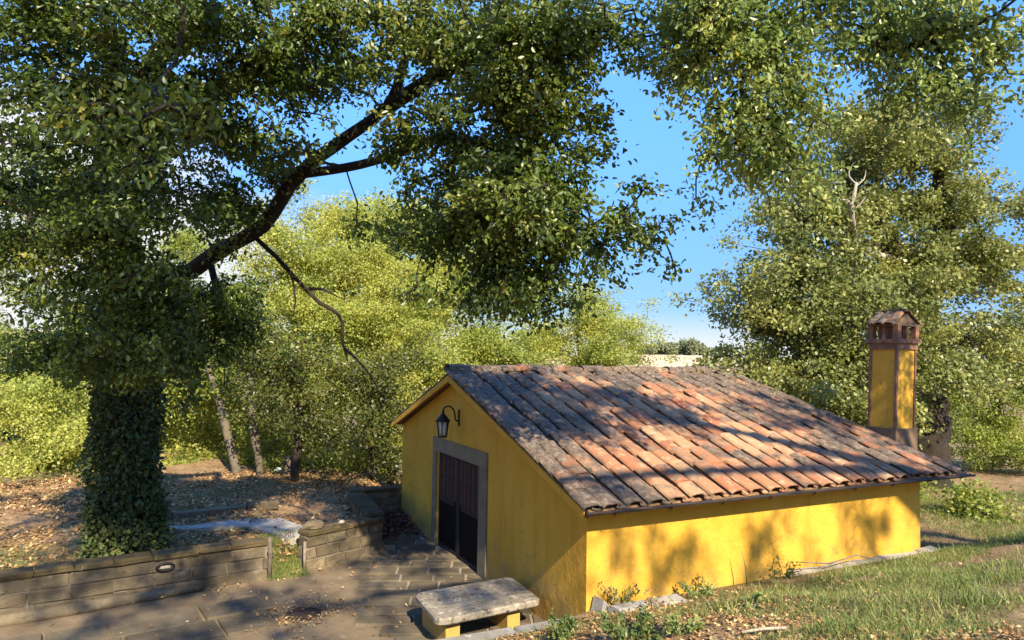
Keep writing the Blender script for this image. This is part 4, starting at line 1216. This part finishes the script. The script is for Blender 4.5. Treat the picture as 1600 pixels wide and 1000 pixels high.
wood('shady dark leaved small tree left of the house gable', (0.07, 11.23, 0.63), (-0.11, 11.17, 3.44), [(0.08, 11.11, 2.81, 0.65, 0.91, 22), (-0.35, 11.36, 2.17, 0.55, 0.62, 10), (0.44, 11.33, 1.60, 0.30, 0.55, 8), (-0.68, 11.45, 3.43, 0.65, 0.55, 12), (0.26, 11.18, 3.99, 0.55, 0.55, 10)], M['leaf_dark'], group=G, r=0.09, bough_n=3)
wood('shady dark leaved tree in the middle of the wood edge', (-2.00, 11.81, 0.67), (-2.01, 11.90, 3.24), [(-1.90, 11.89, 2.52, 0.81, 0.81, 22), (-2.58, 12.18, 3.41, 0.90, 0.65, 20), (-1.51, 11.51, 1.83, 0.46, 0.50, 8), (-3.07, 12.60, 4.30, 0.91, 0.62, 16), (-1.75, 11.96, 3.96, 0.73, 0.55, 10)], M['leaf_dark'], group=G, r=0.09, bough_n=3)
wood('far yellow green tree behind the ivy trunk', (-6.90, 23.76, -1.33), (-6.66, 23.32, 4.78), [(-7.08, 23.58, 3.75, 2.29, 2.04, 100), (-5.07, 22.52, 4.80, 2.04, 1.78, 80), (-8.27, 23.16, 1.78, 1.96, 1.72, 110), (-5.40, 20.63, 1.45, 1.65, 1.42, 60), (-4.44, 23.18, 7.47, 1.84, 1.58, 50), (-6.58, 24.22, 7.96, 1.84, 1.58, 44)], M['leaf_mid'], group=G, r=0.24)
wood('bright green tree filling the gap right of the ivy trunk', (-3.61, 20.40, -0.50), (-3.69, 20.82, 2.84), [(-3.72, 19.78, 1.71, 1.89, 1.42, 80), (-2.33, 18.01, 0.93, 1.36, 0.91, 45), (-4.56, 19.13, 0.66, 1.36, 0.80, 40), (-2.77, 21.40, 4.34, 2.04, 1.53, 70)], M['leaf_bright'], group=G)
wood('far pale tree closing the wood at the left edge', (-10.16, 23.16, -1.47), (-10.38, 22.94, 4.67), [(-10.36, 22.96, 4.19, 2.60, 2.60, 120), (-9.25, 21.45, 1.03, 2.27, 1.59, 80), (-12.15, 23.70, 7.00, 2.60, 2.84, 90), (-9.69, 22.36, 9.16, 2.36, 1.89, 70), (-10.13, 21.80, 2.83, 2.04, 1.14, 80), (-7.91, 22.53, 10.13, 1.96, 1.47, 50)], M['leaf_mid'], group=G, r=0.24)
wood('yellow green tree seen low between the dark trees and the house', (0.23, 16.22, -0.12), (0.34, 16.56, 3.02), [(0.47, 16.55, 2.11, 1.36, 1.36, 70), (1.74, 15.99, 0.77, 1.14, 0.91, 40), (0.01, 16.30, 0.59, 1.11, 0.78, 36)], M['leaf_bright'], group=G)
wood('tall pale green tree far behind the arching limb', (3.29, 25.42, -1.71), (3.99, 24.46, 9.42), [(3.98, 24.45, 9.73, 2.47, 1.85, 80), (6.53, 23.26, 8.23, 1.85, 1.85, 60), (1.85, 25.64, 7.53, 2.16, 2.16, 70), (4.43, 24.48, 5.10, 3.09, 2.16, 90)], M['leaf_bright'], group=G, r=0.24, size=0.2, spread=0.55)

wood('dense olive tree standing right of the chimney and the dark oak trunk', (22.37, 6.88, -0.42), (22.20, 6.71, 4.30), [(22.23, 6.74, 3.36, 2.13, 1.89, 110), (23.85, 5.83, 5.27, 2.13, 2.60, 110), (19.99, 6.81, 2.00, 1.14, 1.14, 50), (20.95, 5.24, 1.47, 1.74, 0.87, 60)], M['leaf_mid'], group=G, r=0.24)
wood('low dense tree closing the gap under the right oak crown', (20.26, 12.36, 0.39), (20.16, 12.26, 3.12), [(20.17, 12.27, 2.84, 3.00, 1.09, 90), (17.23, 13.72, 3.06, 1.91, 1.09, 60), (22.17, 10.19, 2.15, 1.58, 1.58, 60)], M['leaf_mid'], group=G)
wood('yellow green tree at the far left margin beyond the wall', (-8.43, 15.52, -0.34), (-8.60, 16.03, 2.34), [(-8.59, 16.04, 1.97, 1.30, 1.12, 70), (-7.68, 15.06, 1.31, 0.73, 0.73, 34), (-9.13, 15.80, 0.92, 0.91, 0.73, 40)], M['leaf_bright'], group=G)

# shrubs along the wood edge
GS = 'shrubs along the wood edge'
for k, (px_, lab, mt, c, rh, rv, n) in enumerate([
    (0, 'light green shrub just right of the ivy trunk', 'leaf_bright', (-4.74, 16.21, 0.59), 0.6, 0.55, 22),
    (0, 'wide yellow green shrub behind the leaning pale trunk', 'leaf_bright', (-3.74, 17.06, 0.35), 0.9, 0.6, 36),
    (0, 'leafy shrub between the two pale trunks at the wood edge', 'leaf_mid', (-2.76, 15.56, 0.52), 0.5, 0.45, 20),
    (0, 'big leafy shrub at the far left margin beyond the ivy trunk', 'leaf_mid', (-8.33, 17.12, 0.31), 1.1, 0.8, 44),
    (0, 'round green shrub left of the tree stump', 'leaf_mid', (-2.04, 14.07, 0.64), 0.4, 0.36, 14),
    (0, 'bushy green shrub right of the tree stump', 'leaf_mid', (-0.81, 13.91, 0.71), 0.65, 0.45, 24),
    (0, 'yellowish shrub beside the far left house corner', 'leaf_bright', (0.11, 13.21, 0.84), 0.8, 0.55, 32),
    (0, 'dark low shrub hugging the far left house corner', 'leaf_dark', (0.65, 11.60, 0.96), 0.45, 0.5, 18),
    (0, 'large dark shrub behind the right end of the house under the oak', 'leaf_dark', (10.2, 4.6, 1.0), 0.9, 0.7, 40),
    (0, 'olive shrub right of the chimney beyond the timber beam', 'leaf_mid', (12.4, 4.0, 0.9), 1.0, 0.7, 40),
    (0, 'low olive shrub near the pale rail behind the house', 'leaf_mid', (12.0, 1.6, 0.7), 0.7, 0.5, 26)]):
    pos = np.array(c) + unit(rng.normal(size=(n, 3))) * rng.uniform(0, 1, (n, 1)) ** 0.4 * np.array([rh, rh, rv])
    ii = np.repeat(np.arange(n), 60)
    pp = pos[ii] + rng.normal(size=(n * 60, 3)) * 0.2
    gz = height(pp[:, 0], pp[:, 1]); pp[:, 2] = np.maximum(pp[:, 2], gz + 0.02)
    co, npf = leaves(pp, np.full(len(pp), 0.10), np.zeros((len(pp), 3)), 0.5, 0.65, False)
    sh = thing('shrub', lab, 'shrub', (c[0], c[1], float(height(c[0], c[1]))), GS)
    quads('foliage', co, npf, M[mt], sh, rng.uniform(0, 1, len(pp)))
    m = MB()
    for j in range(5):
        e = pos[rng.integers(n)]
        m.tube([(c[0] + rng.uniform(-.08, .08), c[1] + rng.uniform(-.08, .08), float(height(c[0], c[1])) - 0.05), tuple((np.array(c) + e) / 2 + rng.normal(size=3) * 0.05), tuple(e)], [0.025, 0.016, 0.006], 5, False)
    m.build('stem', M['bark'], sh)

# stump with a pale stone
stc = (-1.97, 13.17, 0.07)
sz = float(height(stc[0], stc[1]))
m = MB(); m.lathe((stc[0], stc[1], sz - 0.05), [(0.26, 0), (0.20, 0.12), (0.165, 0.3), (0.15, 0.55), (0.13, 0.56), (0.02, 0.54)], 10)
tag(m.build('tree_stump', M['bark_pale']), 'short grey brown tree stump on the leafy ground before the wood', 'stump')
wsx = (-2.22, 13.51, 0.18)
rock('white_stone', 'white stone lying on the leaves left of the tree stump', 'stone', (wsx[0], wsx[1], float(height(wsx[0], wsx[1])) + 0.05), 0.09, M['white'], 31, (1.2, 0.9, 0.7))

# far field: bushes and a row of trees on its crest
GF = 'far trees along the crest of the stubble field'
def far_tree(label, c, h, wd, group=None, name='far_tree', mat='leaf_far', n=70, ls=0.9):
    t = thing(name, label, 'tree', c, group)
    m = MB(); m.tube([(c[0], c[1], c[2] - 0.5), (c[0], c[1], c[2] + h * 0.6)], [h * 0.03, h * 0.012], 5); m.build('trunk', M['bark'], t)
    pos = np.array([c[0], c[1], c[2] + h * 0.55]) + unit(rng.normal(size=(n, 3))) * rng.uniform(0, 1, (n, 1)) ** 0.4 * np.array([wd, wd, h * 0.46])
    ii = np.repeat(np.arange(n), 12)
    pp = pos[ii] + rng.normal(size=(n * 12, 3)) * h * 0.06
    co, npf = leaves(pp, np.full(len(pp), ls), np.zeros((len(pp), 3)), 0.4, 0.7, False)
    quads('crown', co, npf, M[mat], t, rng.uniform(0, 1, len(pp)))
    return t
def ground_at(p): return (p[0], p[1], float(height(p[0], p[1])))
for k in range(22):
    px_ = 985 + k * 6.5
    d_ = 236 + 6 * rng.uniform(-1, 1)
    fwv = Vector((_fw.x, _fw.y, 0)); rv_ = Vector((_R.x, _R.y, 0))
    q = Vector((-5.5, -8.55, 0)) + d_ * (fwv + rv_ * ((px_ - 800) / 1100.0))
    h_ = rng.uniform(2.6, 4.0) * (1.25 if k in (13, 14, 15) else 1.0) * (0.6 if k > 17 else 1)
    far_tree('small hazy green tree in the row on the crest of the stubble field', (q.x, q.y, float(height(q.x, q.y))), h_, 1.25 * h_ / 3, GF)
q = ground_at((54.09, 68.11, 2.15)); far_tree('small round green tree standing alone in the stubble field', q, 2.5, 0.85, None, 'field_tree', 'leaf_mid', 60, 0.4)
for k, (px_, d_, h_, lab) in enumerate(((1055, 70, 1.7, 'low yellow green bush at the right foot of the stubble field'), (1085, 62, 2.4, 'taller yellow green bush beside the right oak, below the field'), (1010, 66, 1.3, 'low pale bush peeping over the ridge tiles under the field'))):
    q = Vector((-5.5, -8.55, 0)) + d_ * (Vector((_fw.x, _fw.y, 0)) + Vector((_R.x, _R.y, 0)) * ((px_ - 800) / 1100.0)); q = ground_at(q)
    t = far_tree(lab, q, h_ + 1.0, 2.0, 'bushes below the stubble field', 'field_bush', 'leaf_bright', 60, 0.35)

# ------------------------------------------------------------------ ground cover
def scatter(n, xr, yr, dens=None):
    x = rng.uniform(*xr, n); y = rng.uniform(*yr, n)
    if dens is not None:
        k = rng.uniform(0, 1, n) < dens(x, y); x, y = x[k], y[k]
    return x, y
def pnoise(x, y, s, seed):
    r_ = np.random.default_rng(seed); o = 0
    for k in range(5):
        a = r_.uniform(0, 6.28); f_ = s * (1.6 ** k); o = o + np.sin((x * math.cos(a) + y * math.sin(a)) * f_ + r_.uniform(0, 6.28)) / (1.3 ** k)
    return 0.5 + o / 5.2

def litter(name, x, y, z, mat, size):
    pos = np.stack([x, y, z + rng.uniform(0.004, 0.03, len(x))], -1)
    co, npf = leaves(pos, np.full(len(pos), size), np.zeros((len(pos), 3)), 2.2, 0.6, False)
    return tag(quads(name, co, npf, mat, None, rng.uniform(0, 1, len(pos))), kind='stuff')
# wood floor
x, y = scatter(60000, (-10, 2.2), (5.0, 14), lambda x, y: np.where((x < 0.1) | (y > 8.7), np.clip(pnoise(x, y, 1.3, 3) * 1.3 - 0.1, 0.05, 1), 0) * ((y > np.where(x < -3.5, wall1_y(x) + 0.35, np.where(x < -1.2, wall2_y(x) + 0.4, 8.7)))))
litter('fallen_leaves', x, y, height(x, y), M['litter'], 0.085)
# bank
def bank_dry(x, y): return np.clip(pnoise(x, y, 1.1, 5) * 1.2 + 0.36 - 0.30 * (x + 0.1 * y), 0.04, 1)
x, y = scatter(46000, (-2.6, 9), (-6.0, -0.32), lambda x, y: bank_dry(x, y) * 0.9)
litter('fallen_leaves', x, y, height(x, y), M['litter'], 0.05)
# yard: sparse, with drifts round the drain and along the walls
x, y = scatter(6500, (-9, -0.1), (0.4, 7.0), lambda x, y: np.clip(0.06 + 0.35 * np.exp(-((np.hypot(x + 3.31, y - 3.07) - 0.42) / 0.35) ** 2) + 0.5 * np.exp(-((y - np.where(x < -3.6, wall1_y(x), wall2_y(x))) / 0.25) ** 2) + 0.35 * np.clip(pnoise(x, y, 1.5, 9) - 0.6, 0, 1), 0, 1) * (y < np.where(x < -3.6, wall1_y(x) - 0.05, np.where(x < -1.2, wall2_y(x) - 0.05, 7))))
litter('fallen_leaves', x, y, np.full(len(x), 0.03) + np.where((x > -1.2), 0.16 * sm(6.3, 8.3, y), 0), M['litter'], 0.06)
t_ = rng.uniform(0, 2 * math.pi, 700); r_ = np.abs(rng.normal(size=700)) * 0.24 + 0.29
litter('fallen_leaves', -3.31 + r_ * np.cos(t_), 3.07 + r_ * np.sin(t_) * 0.9, np.full(700, 0.03), M['litter'], 0.036)
# red drift in the pocket by the house
x, y = scatter(5200, (-1.15, -0.02), (6.3, 8.45), lambda x, y: np.clip((y - 6.5) * 0.9 - (x + 0.6) * 0.25, 0, 1))
litter('fallen_red_leaves', x, y, 0.16 * sm(6.3, 8.3, y) + rng.uniform(0, 0.10, len(x)) * np.clip(y - 6.5, 0, 1), M['litter_red'], 0.09)

# litter and twigs lying on the roof's upper courses
x, y = scatter(900, (0.0, 7.5), (2.8, 4.8), lambda x, y: np.clip((y - 2.6) * 0.4, 0, 1))
lo = litter('roof_litter', x, y, EZ + SL * (y - EY) + th + 0.10, M['litter'], 0.07)

def grass(name, x, y, hgt, w, lean=0.5, mat='grass', green=None):
    n = len(x)
    z = height(x, y) - 0.01
    b = np.stack([x, y, z], -1)
    a = rng.uniform(0, 2 * math.pi, n)
    side = np.stack([np.cos(a), np.sin(a), 0 * a], -1)
    dr_ = rng.normal(size=(n, 3)) * lean; dr_[:, 2] = 1; dr_ = unit(dr_)
    h = (hgt * rng.uniform(0.5, 1.3, n))[:, None]
    mid = b + dr_ * h * 0.55
    dr2 = dr_ + rng.normal(size=(n, 3)) * lean * 0.9; dr2[:, 2] *= 0.55
    top = mid + unit(dr2) * h * 0.55
    w_ = w * rng.uniform(0.6, 1.3, n)[:, None]
    q1 = np.stack([b - side * w_, b + side * w_, mid + side * w_ * 0.8, mid - side * w_ * 0.8], 1)
    q2 = np.stack([mid - side * w_ * 0.8, mid + side * w_ * 0.8, top + side * w_ * 0.12, top - side * w_ * 0.12], 1)
    co = np.concatenate([q1, q2], 1).reshape(-1, 3)
    return tag(quads(name, co, 2, M[mat], None, rng.uniform(0, 1, n) if green is None else green), kind='stuff')
def gd(x, y): return np.clip((pnoise(x, y, 1.6, 14) - 0.40) * 3.2, 0, 1) * np.clip(0.3 + 0.34 * (x + 0.3), 0.15, 1.0)
x, y = scatter(130000, (-2.2, 10.5), (-6.0, -0.35), gd)
grass('bank_grass', x, y, 0.11, 0.0045, 0.7)
x, y = scatter(30000, (0.4, 10.5), (-6.0, -1.0), lambda x, y: np.clip((pnoise(x, y, 2.6, 21) - 0.55) * 4, 0, 1) * 0.9)
grass('tall_bank_grass', x, y, 0.24, 0.005, 0.6)
x, y = scatter(9000, (-9, -2.9), (4.6, 8.2), lambda x, y: np.where(x < -3.6, (y > wall1_y(x) + 0.34) * (y < 7.2) * np.clip(pnoise(x, y, 1.7, 31) * 1.3 - 0.2, 0, 1), (y > 5.0) * (y < 6.4)))
grass('planter_grass', x, y, 0.12, 0.005, 0.7)
x, y = scatter(5000, (-3.56, -2.9), (5.0, 6.5))
grass('gap_grass', x, y, 0.13, 0.005, 0.6)
x, y = scatter(60000, (7.5, 16), (-1, 9), lambda x, y: np.clip(pnoise(x, y, 1.4, 33) * 1.4 - 0.1, 0, 1) * 0.9)
grass('rear_grass', x, y, 0.14, 0.006, 0.6)

# weeds and small plants, each its own thing
def weed(label, c, r, h, n, size, mat, stems=5, name='weed_plant', cat='weed', width=0.6, up=0.5):
    base = (c[0], c[1], float(height(c[0], c[1])) if len(c) < 3 else c[2])
    t = thing(name, label, cat, base)
    m = MB(); tips = []
    for k in range(stems):
        a = rng.uniform(0, 2 * math.pi); rr_ = r * rng.uniform(0.3, 1)
        tip = np.array([base[0] + rr_ * math.cos(a), base[1] + rr_ * math.sin(a), base[2] + h * rng.uniform(0.6, 1.0)])
        b0 = np.array([base[0] + 0.2 * rr_ * math.cos(a), base[1] + 0.2 * rr_ * math.sin(a), base[2] - 0.02])
        mid = (b0 + tip) / 2 + np.array([0, 0, h * 0.12])
        m.tube([b0, mid, tip], [0.007, 0.005, 0.002], 4, False); tips.append((b0, mid, tip))
    m.build('stem', M['twig'] if mat == 'weed_light' else M['weed_stem'], t)
    k = rng.integers(0, stems, n); u = rng.uniform(0.15, 1.05, n)[:, None]
    B0 = np.array([q[0] for q in tips])[k]; Mi = np.array([q[1] for q in tips])[k]; Tp = np.array([q[2] for q in tips])[k]
    pos = (1 - u) ** 2 * B0 + 2 * u * (1 - u) * Mi + u ** 2 * Tp + rng.normal(size=(n, 3)) * size * 0.5
    pos[:, 2] = np.maximum(pos[:, 2], base[2] + 0.01)
    co, npf = leaves(pos, np.full(n, size), (pos - np.array(base)) / max(r, 0.05), up, width, True)
    quads('leaves', co, npf, M[mat], t, rng.uniform(0, 1, n))
    return t
M['weed_stem'] = plain('green_weed_stem', (0.10, 0.13, 0.04), 0.7)
weed('dense round green weed clump growing beside the coping by the bench', (-0.98, -0.98), 0.24, 0.26, 420, 0.055, 'weed', 9)
weed('wide green weed clump at the bottom of the bank below the flat stone', (-0.58, -1.86), 0.42, 0.28, 620, 0.055, 'weed', 10)
weed('pale green low weed right of the wide weed clump', (-0.20, -2.25), 0.30, 0.18, 300, 0.055, 'weed_light', 7)
weed('broad round leaved light green plant in the middle of the bank grass', (1.16, -1.9), 0.26, 0.20, 34, 0.10, 'weed_light', 8, width=0.95, up=1.2)
weed('feathery yellow green weed sprouting against the sunlit end of the long wall', (0.50, -0.16), 0.32, 0.34, 150, 0.05, 'weed_light', 9)
weed('low clover patch beside the end of the flat stone', (1.62, -0.45), 0.36, 0.16, 460, 0.045, 'weed_light', 9)
weed('leggy green weed by the middle of the long wall', (3.55, -0.32), 0.28, 0.24, 100, 0.055, 'weed', 8)
weed('small dark seedling against the wall between clover and leggy weed', (1.95, -0.14), 0.10, 0.30, 40, 0.05, 'weed', 3)
weed('small brownish dead weed on the bare soil near the flat stone', (0.40, -0.98), 0.20, 0.20, 90, 0.04, 'litter', 6)
weed('withered pale stalk plant in the grassy gap between the walls', (-3.25, 5.75), 0.22, 0.50, 60, 0.06, 'litter', 5, name='dry_plant')
m = MB(); b0 = Vector(on(2.75, -0.3))
m.tube([b0, b0 + Vector((-0.03, 0, 0.28)), b0 + Vector((-0.10, 0.02, 0.56))], [0.012, 0.010, 0.003], 5)
tag(m.build('grass_spike', M['weed_stem']), 'single tall dark grass spike standing before the long wall', 'grass spike')
